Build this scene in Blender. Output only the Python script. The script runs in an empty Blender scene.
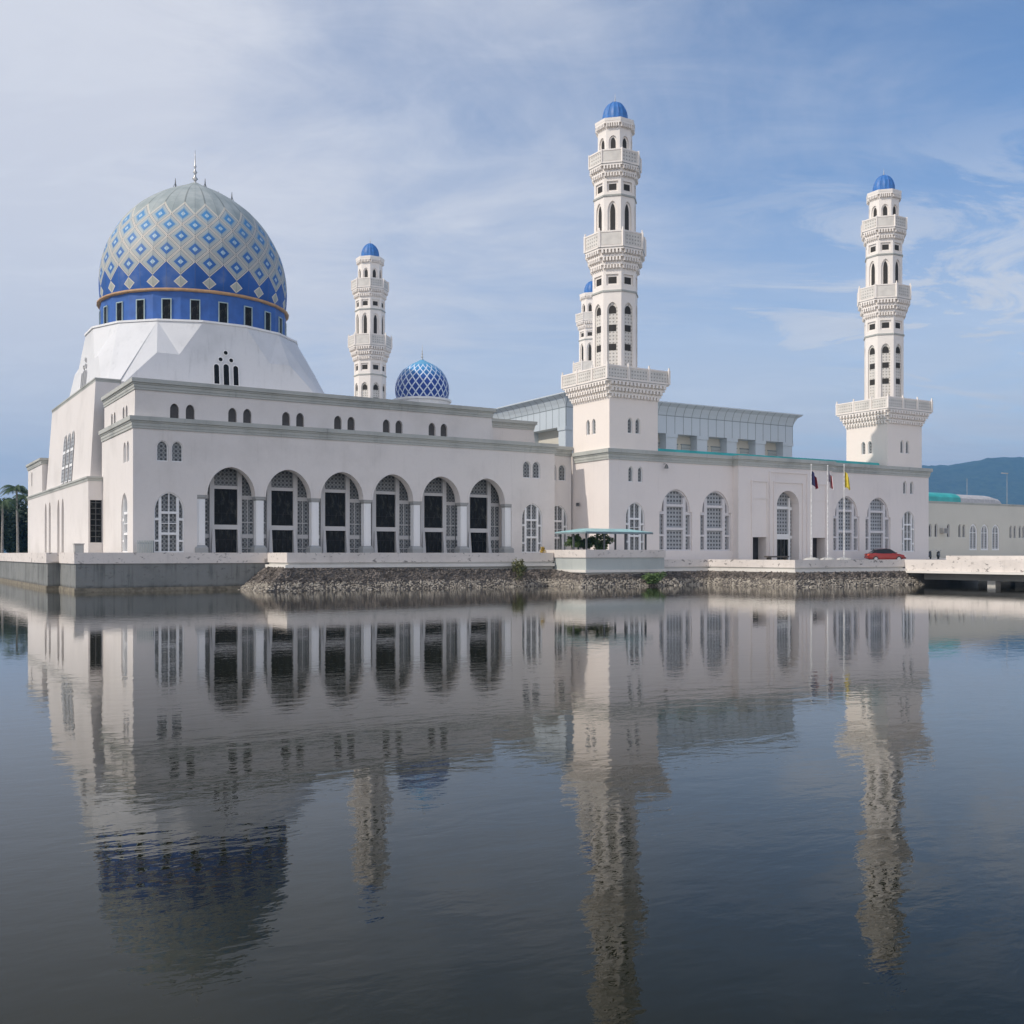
import bpy, bmesh, math, random
from mathutils import Vector, Matrix, noise
from mathutils.geometry import tessellate_polygon
random.seed(7)
sc = bpy.context.scene
COL = sc.collection
R = math.radians
PI = math.pi

# ------------------------------------------------------------------ camera, world, sun, exposure
cd = bpy.data.cameras.new('camera')
cam = bpy.data.objects.new('camera', cd); COL.objects.link(cam)
cam.location = (-18.774, -88.499, 2.95)
cam.rotation_euler = (R(90), 0, R(-32))
cd.sensor_width = 36; cd.lens = 1040 / 1024 * 36
cd.shift_y = 42 / 1024
cd.clip_start = .1; cd.clip_end = 20000
sc.camera = cam

SUN_EL = R(39)
SUN_DIR = Vector((-1, .098, 0)).normalized()          # towards the sun, on the ground plane
sun_to = Vector((SUN_DIR.x * math.cos(SUN_EL), SUN_DIR.y * math.cos(SUN_EL), math.sin(SUN_EL)))

world = bpy.data.worlds.new('World'); sc.world = world; world.use_nodes = True
nt = world.node_tree; nt.nodes.clear()


class NG:
    """small helper to write node graphs as expressions"""
    def __init__(s, nt): s.nt = nt
    def node(s, t, **kw):
        n = s.nt.nodes.new(t)
        for k, v in kw.items(): setattr(n, k, v)
        return n
    def link(s, a, b): s.nt.links.new(a, b)
    def put(s, sock, v):
        if hasattr(v, 'is_output'): s.link(v, sock)
        elif v is not None: sock.default_value = v
    def m(s, op, a, b=None, c=None, clamp=False):
        n = s.node('ShaderNodeMath', operation=op); n.use_clamp = clamp
        s.put(n.inputs[0], a); s.put(n.inputs[1], b)
        if c is not None: s.put(n.inputs[2], c)
        return n.outputs[0]
    def vm(s, op, a, b=None):
        n = s.node('ShaderNodeVectorMath', operation=op)
        s.put(n.inputs[0], a); s.put(n.inputs[1], b)
        return n.outputs['Value'] if op in ('DOT_PRODUCT', 'LENGTH') else n.outputs[0]
    def sep(s, v):
        n = s.node('ShaderNodeSeparateXYZ'); s.put(n.inputs[0], v); return n.outputs
    def comb(s, x, y, z):
        n = s.node('ShaderNodeCombineXYZ')
        for i, q in enumerate((x, y, z)): s.put(n.inputs[i], q)
        return n.outputs[0]
    def mix(s, f, a, b):
        n = s.node('ShaderNodeMix', data_type='RGBA')
        s.put(n.inputs[0], f)
        for i, q in ((6, a), (7, b)):
            if isinstance(q, tuple): q = (*q[:3], 1)
            s.put(n.inputs[i], q)
        return n.outputs[2]
    def ramp(s, f, lo, hi):
        n = s.node('ShaderNodeMapRange', interpolation_type='SMOOTHSTEP')
        s.put(n.inputs[0], f); n.inputs[1].default_value = lo; n.inputs[2].default_value = hi
        return n.outputs[0]
    def noise(s, vec, scale, detail=4, rough=.55, dist=0):
        n = s.node('ShaderNodeTexNoise')
        if vec is not None: s.link(vec, n.inputs['Vector'])
        n.inputs['Scale'].default_value = scale; n.inputs['Detail'].default_value = detail
        n.inputs['Roughness'].default_value = rough; n.inputs['Distortion'].default_value = dist
        return n.outputs[0]


FILLCOL = (10.3, 9.6, 9.3)
g = NG(nt)
sky = g.node('ShaderNodeTexSky', sky_type='NISHITA')
sky.sun_disc = False; sky.sun_elevation = SUN_EL
sky.sun_rotation = math.atan2(SUN_DIR.x, SUN_DIR.y)
sky.air_density = 1.0; sky.dust_density = .35; sky.ozone_density = 1.5
tc = g.node('ShaderNodeTexCoord')
dirv = tc.outputs['Generated']
dx, dy, dz = g.sep(dirv)
zc = g.m('MAXIMUM', dz, 0.0)
k = g.m('DIVIDE', 1.0, g.m('ADD', zc, .16))
cx = g.m('MULTIPLY', dx, k); cy = g.m('MULTIPLY', dy, k)
fwd = (math.sin(R(32)), math.cos(R(32)), 0); rgt = (math.cos(R(32)), -math.sin(R(32)), 0)
pr = g.m('ADD', g.m('MULTIPLY', cx, rgt[0]), g.m('MULTIPLY', cy, rgt[1]))
pf = g.m('ADD', g.m('MULTIPLY', cx, fwd[0]), g.m('MULTIPLY', cy, fwd[1]))
cp = g.comb(g.m('MULTIPLY', pr, .55), pf, 3.1)
n1 = g.noise(cp, 1.5, 9, .60, .9)
n2 = g.noise(g.comb(pr, g.m('MULTIPLY', pf, 1.7), 9.0), .45, 3, .5, .2)
n3 = g.noise(g.comb(g.m('MULTIPLY', pr, .75), g.m('MULTIPLY', pf, 1.3), 4.4), 2.2, 10, .66, 1.2)
side = g.vm('DOT_PRODUCT', dirv, rgt)
# thicker veil in the eastern (left) sky, opening to blue towards the west
base = g.m('SUBTRACT', .70, g.m('MULTIPLY', side, 1.3))
n4 = g.noise(g.comb(g.m('MULTIPLY', pr, .8), g.m('MULTIPLY', pf, 1.3), 12.0), 3.6, 9, .66, 1.0)
cov = g.m('ADD', base, g.m('ADD', g.m('MULTIPLY', g.m('SUBTRACT', n1, .5), 1.25), g.m('MULTIPLY', g.m('SUBTRACT', n2, .5), .8)))
cov = g.m('ADD', cov, g.m('MULTIPLY', g.m('SUBTRACT', n4, .5), .40))
veil = g.m('MULTIPLY', g.ramp(cov, .0, 1.1), .92)
lowband = g.m('MULTIPLY', g.m('SUBTRACT', 1.0, g.ramp(zc, .02, .38)), 1.12)
veil = g.m('MAXIMUM', veil, g.m('MULTIPLY', lowband, g.ramp(n1, .05, .55)))
streak = g.m('MULTIPLY', g.m('MULTIPLY', g.ramp(n3, .42, .60), g.m('SUBTRACT', 1.0, g.ramp(zc, .20, .42))), g.ramp(side, -.1, .36))
veil = g.m('MAXIMUM', veil, g.m('MULTIPLY', streak, .95))
cloudcol = g.mix(g.ramp(side, -.3, .5), (5.1, 5.15, 5.55), (4.75, 4.95, 5.4))
cloudcol = g.mix(g.m('MULTIPLY', g.ramp(n4, .42, .66), .35), cloudcol, (5.9, 5.95, 6.2))
# bright cloud added out of view behind the camera, to fill shaded walls
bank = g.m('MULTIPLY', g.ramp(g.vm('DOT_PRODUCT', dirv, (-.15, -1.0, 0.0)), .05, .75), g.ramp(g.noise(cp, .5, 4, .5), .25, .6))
cloudcol = g.mix(bank, cloudcol, FILLCOL)
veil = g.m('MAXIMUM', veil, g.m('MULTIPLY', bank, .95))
clear = g.vm('MULTIPLY', sky.outputs[0], (.78, .87, .99))
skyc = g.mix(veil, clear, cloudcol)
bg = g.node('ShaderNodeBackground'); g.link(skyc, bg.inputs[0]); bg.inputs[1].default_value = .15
wo = g.node('ShaderNodeOutputWorld'); g.link(bg.outputs[0], wo.inputs[0])

sl = bpy.data.lights.new('sun', 'SUN'); sl.energy = 3.2; sl.angle = R(.5); sl.color = (1, .915, .81)
so = bpy.data.objects.new('sun', sl); COL.objects.link(so)
so.rotation_euler = (-sun_to).to_track_quat('-Z', 'Y').to_euler()
so.location = (-100, 20, 90)

sc.view_settings.view_transform = 'Standard'; sc.view_settings.look = 'None'
sc.view_settings.exposure = 0.0; sc.view_settings.gamma = 1
sc.cycles.max_bounces = 6; sc.cycles.volume_bounces = 0


# ------------------------------------------------------------------ materials
def newmat(name):
    m = bpy.data.materials.new(name); m.use_nodes = True
    t = m.node_tree; t.nodes.clear(); g = NG(t)
    b = g.node('ShaderNodeBsdfPrincipled'); o = g.node('ShaderNodeOutputMaterial')
    g.link(b.outputs[0], o.inputs[0])
    return m, g, b


def bump(g, b, h, strength, dist):
    n = g.node('ShaderNodeBump'); n.inputs['Strength'].default_value = strength; n.inputs['Distance'].default_value = dist
    g.link(h, n.inputs['Height']); g.link(n.outputs[0], b.inputs['Normal'])


def plain(name, c, rough=.6, metal=0, var=.12, scale=2.0, spec=.5, bmp=0):
    m, g, b = newmat(name)
    t = g.node('ShaderNodeTexCoord'); p = t.outputs['Object']
    n = g.noise(p, scale, 5)
    lo = tuple(x * (1 - var) for x in c); hi = tuple(min(1, x * (1 + var)) for x in c)
    g.link(g.mix(g.ramp(n, .3, .7), lo, hi), b.inputs['Base Color'])
    b.inputs['Roughness'].default_value = rough; b.inputs['Metallic'].default_value = metal
    b.inputs['Specular IOR Level'].default_value = spec
    if bmp: bump(g, b, g.noise(p, scale * 6, 4), .5, bmp)
    return m


def stained(name, c, dirt, amount=.35, streak=.4, rough=.75, grime=None, thr=(.52, .78), blotch=0):
    """painted render: soft mottling, rain streaks running down, patches of dirt"""
    m, g, b = newmat(name)
    p = g.node('ShaderNodeTexCoord').outputs['Object']
    x, y, z = g.sep(p)
    h = g.m('ADD', x, y)
    st = g.noise(g.comb(g.m('MULTIPLY', g.m('ADD', h, g.m('MULTIPLY', z, .01)), 1.6), g.m('MULTIPLY', g.m('SUBTRACT', x, y), 1.6), g.m('MULTIPLY', z, .12)), 1.0, 6, .65)
    n = g.noise(p, .22, 5, .6)
    fine = g.noise(p, 3.0, 6, .65)
    st_on = g.ramp(g.noise(p, .45, 3), .38, .62)
    f = g.m('ADD', g.m('MULTIPLY', g.m('MULTIPLY', g.ramp(st, thr[0], thr[1]), st_on), streak), g.m('MULTIPLY', g.ramp(n, .45, .75), amount), clamp=True)
    col = g.mix(f, c, dirt)
    col = g.mix(g.m('MULTIPLY', g.ramp(fine, .45, .8), .12), col, dirt)
    if blotch:
        bl = g.noise(g.comb(g.m('MULTIPLY', h, .9), 0.0, g.m('MULTIPLY', z, 1.5)), 1.6, 7, .72, .4)
        col = g.mix(g.m('MULTIPLY', g.ramp(bl, .57, .64), blotch), col, tuple(q * .35 for q in dirt))
    if grime:
        gz, gcol, gh = grime
        lev = g.m('ADD', z, g.m('MULTIPLY', g.m('SUBTRACT', g.noise(p, 1.5, 5, .7), .5), gh))
        col = g.mix(g.m('SUBTRACT', 1.0, g.ramp(lev, gz - .25, gz + .25)), col, gcol)
    g.link(col, b.inputs['Base Color'])
    b.inputs['Roughness'].default_value = rough
    bump(g, b, fine, .25, .02)
    return m


def lattice(name, light, dark, pitch, lo=.5, hi=.7, rough=.6, minor=None):
    """pierced screen: a regular grid of small dark holes in a pale panel"""
    m, g, b = newmat(name)
    p = g.node('ShaderNodeTexCoord').outputs['Object']
    x, y, z = g.sep(p)
    kx = PI / pitch
    s = g.m('MULTIPLY', g.m('ABSOLUTE', g.m('SINE', g.m('MULTIPLY', g.m('ADD', x, y), kx))), g.m('ABSOLUTE', g.m('SINE', g.m('MULTIPLY', z, kx))))
    f = g.ramp(s, lo, hi)
    col = g.mix(f, light, dark)
    if minor:
        s2 = g.m('MULTIPLY', g.m('ABSOLUTE', g.m('COSINE', g.m('MULTIPLY', g.m('ADD', x, y), kx))), g.m('ABSOLUTE', g.m('COSINE', g.m('MULTIPLY', z, kx))))
        col = g.mix(g.ramp(s2, .72, .85), col, minor)
    n = g.noise(p, .8, 3)
    col = g.mix(g.m('MULTIPLY', g.ramp(n, .4, .75), .3), col, tuple(q * .75 for q in dark))
    g.link(col, b.inputs['Base Color']); b.inputs['Roughness'].default_value = rough
    bump(g, b, g.m('SUBTRACT', 1.0, f), .6, .04)
    return m


M = {}
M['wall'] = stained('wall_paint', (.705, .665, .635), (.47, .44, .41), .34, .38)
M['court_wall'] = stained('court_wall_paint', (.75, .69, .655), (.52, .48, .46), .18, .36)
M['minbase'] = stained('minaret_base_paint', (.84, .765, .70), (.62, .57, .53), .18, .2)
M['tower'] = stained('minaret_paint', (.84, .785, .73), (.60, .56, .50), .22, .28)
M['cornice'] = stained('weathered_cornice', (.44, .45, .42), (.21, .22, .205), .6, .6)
M['arcframe'] = stained('arcade_frame_paint', (.56, .55, .545), (.40, .39, .38), .3, .3)
M['capstone'] = stained('capital_stone', (.36, .365, .36), (.22, .22, .21), .4, .4)
M['courtframe'] = stained('window_frame_paint', (.64, .62, .625), (.48, .46, .45), .25, .25)
M['trim'] = stained('white_trim', (.78, .78, .78), (.6, .6, .58), .2, .2)
M['skirt'] = stained('white_dome_base_paint', (.66, .665, .675), (.42, .43, .44), .35, .6)
M['parapet'] = stained('parapet_paint', (.70, .645, .60), (.22, .20, .18), .22, .22, thr=(.52, .72), blotch=.75)
M['concrete'] = stained('quay_concrete', (.22, .225, .215), (.085, .09, .085), .5, .75, thr=(.47, .62), blotch=.4, grime=(.34, (.035, .03, .02), .5))
M['pale_concrete'] = stained('pale_concrete', (.50, .49, .46), (.32, .31, .28), .4, .5)
M['plaza'] = plain('plaza_paving', (.42, .40, .37), .8, var=.2, scale=.6)
M['waterline'] = plain('waterline_footing', (.20, .175, .13), .9, var=.35, scale=2.5)
M['ledge'] = stained('quay_ledge', (.74, .71, .66), (.45, .42, .38), .35, .35)
M['glass'] = plain('dark_glass', (.010, .011, .014), .12, var=.4, scale=.7, spec=.06)
gm, gg, gb = newmat('dark_glass_painted_reflections')
gp = gg.node('ShaderNodeTexCoord').outputs['Object']; gx_, gy_, gz_ = gg.sep(gp)
gn = gg.noise(gg.comb(gg.m('MULTIPLY', gx_, 1.6), gy_, gg.m('MULTIPLY', gz_, .9)), 1.6, 5, .7)
gg.link(gg.mix(gg.ramp(gn, .5, .68), (.009, .010, .011), (.055, .058, .05)), gb.inputs['Base Color'])  # paler patches painted in for faint reflections and interior glimpses
gb.inputs['Roughness'].default_value = .1; gb.inputs['Specular IOR Level'].default_value = .08
M['glass'] = gm
M['darkvoid'] = plain('dark_opening', (.03, .03, .032), .6, var=.3)
M['louver'] = plain('louvre_dark', (.022, .022, .024), .6, spec=.2)
M['slot'] = plain('minaret_opening', (.045, .042, .038), .7, spec=.2)
M['recess'] = plain('recess_shutter', (.10, .095, .092), .7, spec=.2)
M['screen'] = lattice('arcade_screen', (.27, .28, .28), (.07, .075, .08), .36, .45, .72, minor=(.15, .16, .165))
M['grille'] = lattice('court_grille', (.36, .375, .39), (.07, .075, .08), .42, .55, .78)
M['carve'] = lattice('carved_panel', (.68, .65, .60), (.36, .34, .31), .36, .6, .9)
M['steel'] = plain('finial_steel', (.45, .44, .42), .35, .7)
M['post'] = plain('dark_post', (.10, .105, .11), .5)
M['tealroof'] = plain('teal_roof', (.05, .40, .38), .45, var=.15, scale=.5)
M['paleteal'] = plain('pale_teal_roof', (.30, .52, .52), .5, var=.15, scale=.8)
M['clad'] = stained('metal_cladding', (.54, .60, .645), (.44, .50, .54), .3, .25, .45)
M['seam'] = plain('cladding_seam', (.20, .24, .26), .5)
M['ochre'] = plain('ochre_ring', (.50, .30, .15), .6)
M['blue'] = plain('blue_tile', (.026, .105, .36), .5, var=.12, scale=1.2)
M['minblue'] = plain('minaret_blue', (.04, .165, .45), .5, var=.14, scale=2)
M['seamblue'] = plain('blue_seam', (.03, .13, .42), .5)
M['winframe'] = plain('pale_frame', (.33, .42, .43), .5)
M['annex'] = stained('annex_paint', (.60, .575, .50), (.48, .46, .40), .3, .2)
M['greyroof'] = plain('grey_roof', (.46, .45, .45), .6)
M['flat_roof'] = plain('flat_roof', (.38, .37, .35), .8, var=.2)
M['ac'] = plain('ac_casing', (.45, .43, .40), .6)


def tiled_dome(name, small=False):
    m, g, b = newmat(name)
    uv = g.node('ShaderNodeUVMap').outputs[0]
    u, v, _ = g.sep(uv)
    def fr(q):
        return g.m('SUBTRACT', q, g.m('ROUND', q))
    fp = g.m('ABSOLUTE', fr(g.m('ADD', u, v))); fq = g.m('ABSOLUTE', fr(g.m('SUBTRACT', u, v)))
    ch = g.m('MAXIMUM', fp, fq)
    p = g.node('ShaderNodeTexCoord').outputs['Object']
    n = g.noise(p, .5, 5)
    lt = lambda a, t: g.m('LESS_THAN', a, t)
    if small:
        hi = g.ramp(v, 1.6, 3.4)
        c = g.mix(hi, (.02, .065, .30), (.05, .27, .55))
        c = g.mix(lt(ch, .40), (.62, .70, .80), c)
        c = g.mix(g.m('GREATER_THAN', v, 3.6), c, (.10, .36, .60))
    else:
        af = g.m('ABSOLUTE', fr(u))
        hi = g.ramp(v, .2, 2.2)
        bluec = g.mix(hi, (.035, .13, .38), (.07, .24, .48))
        c = g.mix(lt(ch, .487), (.28, .21, .15), (.62, .615, .58))      # joint, cream border
        c = g.mix(lt(ch, .452), c, (.20, .195, .18))                       # thin line
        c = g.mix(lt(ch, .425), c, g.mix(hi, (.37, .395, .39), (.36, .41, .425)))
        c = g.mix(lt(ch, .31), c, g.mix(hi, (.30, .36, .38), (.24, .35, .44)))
        c = g.mix(lt(ch, .24), c, bluec)
        c = g.mix(lt(ch, .10), c, (.38, .52, .62))
        # below the zigzag: blue, with a row of small grey lozenges
        zig = g.m('SUBTRACT', g.m('ADD', v, .5), af)
        lz = g.m('ADD', af, g.m('ABSOLUTE', g.m('ADD', v, .75)))
        low = g.mix(lt(lz, .25), g.mix(g.ramp(n, .3, .7), (.018, .085, .30), (.028, .11, .38)), (.66, .62, .52))
        low = g.mix(lt(lz, .205), low, (.40, .42, .38))
        c = g.mix(lt(zig, 0.0), c, low)
        # weathered metal cap above the top zigzag
        top = g.m('SUBTRACT', g.m('ADD', v, af), 2.5)
        capc = g.mix(g.ramp(n, .35, .7), (.28, .325, .325), (.42, .46, .455))
        capc = g.mix(g.m('MULTIPLY', lt(af, .045), .6), capc, (.14, .16, .15))
        capc = g.mix(lt(top, .05), capc, (.58, .56, .48))
        c = g.mix(g.m('GREATER_THAN', top, 0.0), c, capc)
    c = g.mix(g.m('MULTIPLY', g.ramp(n, .5, .8), .30), c, (.27, .28, .26))
    fs = g.m('ABSOLUTE', fr(g.m('MULTIPLY', u, 2.0)))
    c = g.mix(g.m('MULTIPLY', lt(fs, .03), .3), c, (.12, .13, .14))
    g.link(c, b.inputs['Base Color'])
    b.inputs['Roughness'].default_value = .55; b.inputs['Specular IOR Level'].default_value = .3
    return m


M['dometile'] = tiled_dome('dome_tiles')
M['smalltile'] = tiled_dome('small_dome_tiles', True)


# ------------------------------------------------------------------ mesh builder
class MB:
    def __init__(s): s.v = []; s.f = []; s.uv = {}
    def face(s, pts, uv=None):
        i = len(s.v); s.v += [tuple(p) for p in pts]; s.f.append(tuple(range(i, i + len(pts))))
        if uv: s.uv[len(s.f) - 1] = uv
    def box(s, x0, x1, y0, y1, z0, z1):
        P = [(x, y, z) for z in (z0, z1) for y in (y0, y1) for x in (x0, x1)]
        i = len(s.v); s.v += P
        s.f += [tuple(i + q for q in f) for f in ((0, 2, 3, 1), (4, 5, 7, 6), (0, 1, 5, 4), (2, 6, 7, 3), (0, 4, 6, 2), (1, 3, 7, 5))]
    def tbox(s, mat, x0, x1, y0, y1, z0, z1):
        i = len(s.v); s.box(x0, x1, y0, y1, z0, z1)
        for q in range(i, len(s.v)): s.v[q] = tuple(mat @ Vector(s.v[q]))
    def loft(s, rings, cap=(True, True), closed=True):
        i = len(s.v); n = len(rings[0])
        for r in rings: s.v += [tuple(p) for p in r]
        for a in range(len(rings) - 1):
            for b in range(n if closed else n - 1):
                c = (b + 1) % n
                s.f.append((i + a * n + b, i + a * n + c, i + (a + 1) * n + c, i + (a + 1) * n + b))
        if cap[0]: s.f.append(tuple(i + q for q in reversed(range(n))))
        if cap[1]: s.f.append(tuple(i + (len(rings) - 1) * n + q for q in range(n)))
    def poly(s, n, prof, c=(0, 0), rot=None, cap=(True, True)):
        """regular n-gon loft; prof is [(apothem, z)...], flats facing the axes"""
        rot = PI / n if rot is None else rot
        q = 1 / math.cos(PI / n)
        s.loft([[(c[0] + a * q * math.cos(rot + 2 * PI * k / n), c[1] + a * q * math.sin(rot + 2 * PI * k / n), z) for k in range(n)] for a, z in prof], cap)
    def tube(s, path, rad, n=6):
        rings = []
        rad = rad if hasattr(rad, '__len__') else [rad] * len(path)
        for k, p in enumerate(path):
            p = Vector(p)
            t = (Vector(path[min(k + 1, len(path) - 1)]) - Vector(path[max(k - 1, 0)])).normalized()
            a = t.cross(Vector((0, 0, 1)))
            if a.length < .05: a = t.cross(Vector((1, 0, 0)))
            a.normalize(); b = t.cross(a)
            rings.append([p + rad[k] * (a * math.cos(2 * PI * q / n) + b * math.sin(2 * PI * q / n)) for q in range(n)])
        s.loft(rings)
    def build(s, name, mat, parent=None, loc=(0, 0, 0), rot=(0, 0, 0), smooth=False, merge=False):
        me = bpy.data.meshes.new(name); me.from_pydata(s.v, [], s.f)
        if s.uv:
            L = me.uv_layers.new(name='UVMap')
            for p in me.polygons:
                if p.index in s.uv:
                    for k, li in enumerate(p.loop_indices): L.data[li].uv = s.uv[p.index][k]
        if merge:
            bm = bmesh.new(); bm.from_mesh(me); bmesh.ops.remove_doubles(bm, verts=bm.verts, dist=.0005)
            bmesh.ops.recalc_face_normals(bm, faces=bm.faces); bm.to_mesh(me); bm.free()
        me.materials.append(M[mat] if isinstance(mat, str) else mat)
        if smooth:
            for p in me.polygons: p.use_smooth = True
        return link(name, me, parent, loc, rot)


def link(name, me, parent=None, loc=(0, 0, 0), rot=(0, 0, 0)):
    o = bpy.data.objects.new(name, me); COL.objects.link(o)
    o.location = loc; o.rotation_euler = rot; o.parent = parent
    return o


def tag(o, label, cat, group=None):
    o['label'] = label; o['category'] = cat
    if group: o['group'] = group
    return o


def thing(name, label, cat, loc=(0, 0, 0), rz=0, group=None):
    o = bpy.data.objects.new(name, None); COL.objects.link(o)
    o.location = loc; o.rotation_euler = (0, 0, rz); o.empty_display_size = .5
    return tag(o, label, cat, group)


def struct(o): o['kind'] = 'structure'; return o
def stuff(o): o['kind'] = 'stuff'; return o


def copy_tree(o, parent=None):
    c = o.copy(); COL.objects.link(c); c.parent = parent
    for ch in list(o.children): copy_tree(ch, c)
    return c


# ------------------------------------------------------------------ walls with real openings, windows
def arch(w, z0, zs, za, n=9, cx=0):
    """pointed arch outline, counter-clockwise from bottom left"""
    a = w / 2; h = za - zs; c = (h * h - a * a) / (2 * a); r = a + c
    pts = [(cx - a, z0), (cx + a, z0)]
    t1 = math.atan2(h, -c)
    half = []
    for k in range(n + 1):
        t = k / n * (PI - t1); z = r * math.sin(t)
        xe = a * math.sqrt(max(0, 1 - (z / h) ** 2))              # fuller haunches than a plain two-centred arch
        half.append(((-c + r * math.cos(t)) * .5 + xe * .5, z))
    pts += [(cx + x, zs + z) for x, z in half]
    pts += [(cx - x, zs + z) for x, z in reversed(half[:-1])]
    return pts


def rect(x0, x1, z0, z1): return [(x0, z0), (x1, z0), (x1, z1), (x0, z1)]
def shift(p, dx, dz=0): return [(x + dx, z + dz) for x, z in p]
RZ = {'front': 0, 'left': -PI / 2, 'right': PI / 2, 'back': PI}


def wall(mb, org, rz, outline, holes=(), depth=.35):
    Mx = Matrix.Translation(org) @ Matrix.Rotation(rz, 4, 'Z')
    loops = [outline] + list(holes)
    tri = tessellate_polygon([[Vector((x, z, 0)) for x, z in l] for l in loops])
    flat = [p for l in loops for p in l]
    i = len(mb.v)
    mb.v += [tuple(Mx @ Vector((x, 0, z))) for x, z in flat]
    for t in tri: mb.f.append(tuple(i + q for q in t))
    for l in holes:
        n = len(l)
        for k in range(n):
            (x0, z0), (x1, z1) = l[k], l[(k + 1) % n]
            mb.face([Mx @ Vector(q) for q in ((x0, 0, z0), (x1, 0, z1), (x1, depth, z1), (x0, depth, z0))])


def outline_top(out, x):
    best = None
    n = len(out)
    for k in range(n):
        (x0, z0), (x1, z1) = out[k], out[(k + 1) % n]
        if min(x0, x1) <= x <= max(x0, x1) and abs(x1 - x0) > 1e-6:
            z = z0 + (z1 - z0) * (x - x0) / (x1 - x0)
            if best is None or z > best: best = z
    return best


def frame_ring(mb, out, t, y0, y1):
    """a frame following the outline, t thick, between depths y0 and y1"""
    n = len(out)
    xs = [p[0] for p in out]; zs = [p[1] for p in out]
    cx = (min(xs) + max(xs)) / 2
    ins = []
    for k in range(n):
        p, q, r = Vector(out[k - 1]), Vector(out[k]), Vector(out[(k + 1) % n])
        e1 = (q - p).normalized(); e2 = (r - q).normalized()
        n1 = Vector((-e1.y, e1.x)); n2 = Vector((-e2.y, e2.x))
        b = (n1 + n2)
        if b.length < .2: b = n1
        b.normalize()
        ins.append(q + b * t / max(.45, b.dot(n1)))
    for k in range(n):
        a, b = out[k], out[(k + 1) % n]; c, d = ins[(k + 1) % n], ins[k]
        mb.face([(a[0], y0, a[1]), (b[0], y0, b[1]), (c[0], y0, c[1]), (d[0], y0, d[1])])
        mb.face([(d[0], y0, d[1]), (c[0], y0, c[1]), (c[0], y1, c[1]), (d[0], y1, d[1])])


WINK = {}


def window_kind(key, out, vbars=(), hbars=(), frame=.1, depth=.35, panel='grille', fmat='trim', bar=.1, fy=.1):
    """vbars: [(x, halfwidth)], hbars: [(x0, x1, z, halfheight)]"""
    p = MB(); p.face([(x, depth - .02, z) for x, z in out])
    pm = p.build('window', panel); pme = pm.data; bpy.data.objects.remove(pm)
    fme = None
    if frame or vbars or hbars:
        f = MB()
        if frame: frame_ring(f, out, frame, fy, depth)
        for x, hw in vbars:
            zt = min(outline_top(out, x - hw) or 99, outline_top(out, x + hw) or 99)
            zb = min(q[1] for q in out)
            f.box(x - hw, x + hw, fy + .012, depth, zb + .01, zt + .02)
        for x0, x1, z, hh in hbars: f.box(x0, x1, fy + .006, depth, z - hh, z + hh)
        fo = f.build('frame', fmat); fme = fo.data; bpy.data.objects.remove(fo)
    WINK[key] = (out, pme, fme, depth)


def put_window(key, parent, pos, face='front', name='window', off=(0, 0, 0)):
    out, pme, fme, depth = WINK[key]
    o = link(name, pme, parent, tuple(Vector(pos) - Vector(off)), (0, 0, RZ[face]))
    if fme: link('frame', fme, o)
    return o


# two small lights, tall lancets, triple lights, the wide stepped windows of the court building
window_kind('small', arch(.92, 0, 1.15, 1.72), frame=.07, depth=.25, panel='screen')
window_kind('upper', arch(.74, 0, 1.0, 1.5), frame=0, depth=.3, panel='recess')
window_kind('tiny', arch(.62, 0, 1.1, 1.6), frame=.07, depth=.22, panel='screen')
window_kind('lancet', arch(1.5, 0, 4.2, 5.7), frame=0, depth=.7, panel='pale_concrete')
window_kind('triple', arch(2.45, 0, 3.45, 5.0, 10), [(-.72, .11), (.72, .11), (0, .035)],
            [(-.62, .62, 3.3, .1), (-.62, .62, 1.55, .1), (-.62, .62, 2.4, .03), (-1.2, -.62, 2.75, .1), (.62, 1.2, 2.75, .1), (-1.2, -.62, .95, .08), (.62, 1.2, .95, .08)],
            frame=.09, panel='screen')
o_ = [(-2.25, 0), (2.25, 0), (2.25, 4.1), (1.95, 4.1)] + arch(3.9, 4.1, 4.25, 6.45, 10)[2:] + [(-1.95, 4.1), (-2.25, 4.1)]
window_kind('broad', o_, [(-1.32, .2), (1.32, .2)],
            [(-1.15, 1.15, 4.75, .13), (-1.15, 1.15, 2.3, .13), (-2.2, -1.5, 3.95, .15), (1.5, 2.2, 3.95, .15), (-2.2, -1.5, 1.6, .1), (1.5, 2.2, 1.6, .1)],
            frame=.14, depth=.5, fy=.18, fmat='courtframe')
window_kind('annex_arch', arch(2.2, 0, 3.0, 4.4), [(0, .05)], [(-.9, .9, 2.9, .07)], frame=.26, panel='grille')
window_kind('annex_slot', arch(.7, 0, 1.6, 2.2), frame=.05, depth=.3, panel='louver')
window_kind('clear', arch(1.2, 0, 4.0, 5.2), frame=.08, panel='grille')
window_kind('dome_lancet', arch(.58, 0, 1.75, 2.1), frame=.06, depth=.3, panel='glass')
window_kind('dome_round', [(.25 * math.cos(2 * PI * k / 14), .25 * math.sin(2 * PI * k / 14)) for k in range(14)], frame=.05, depth=.3, panel='glass')


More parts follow.
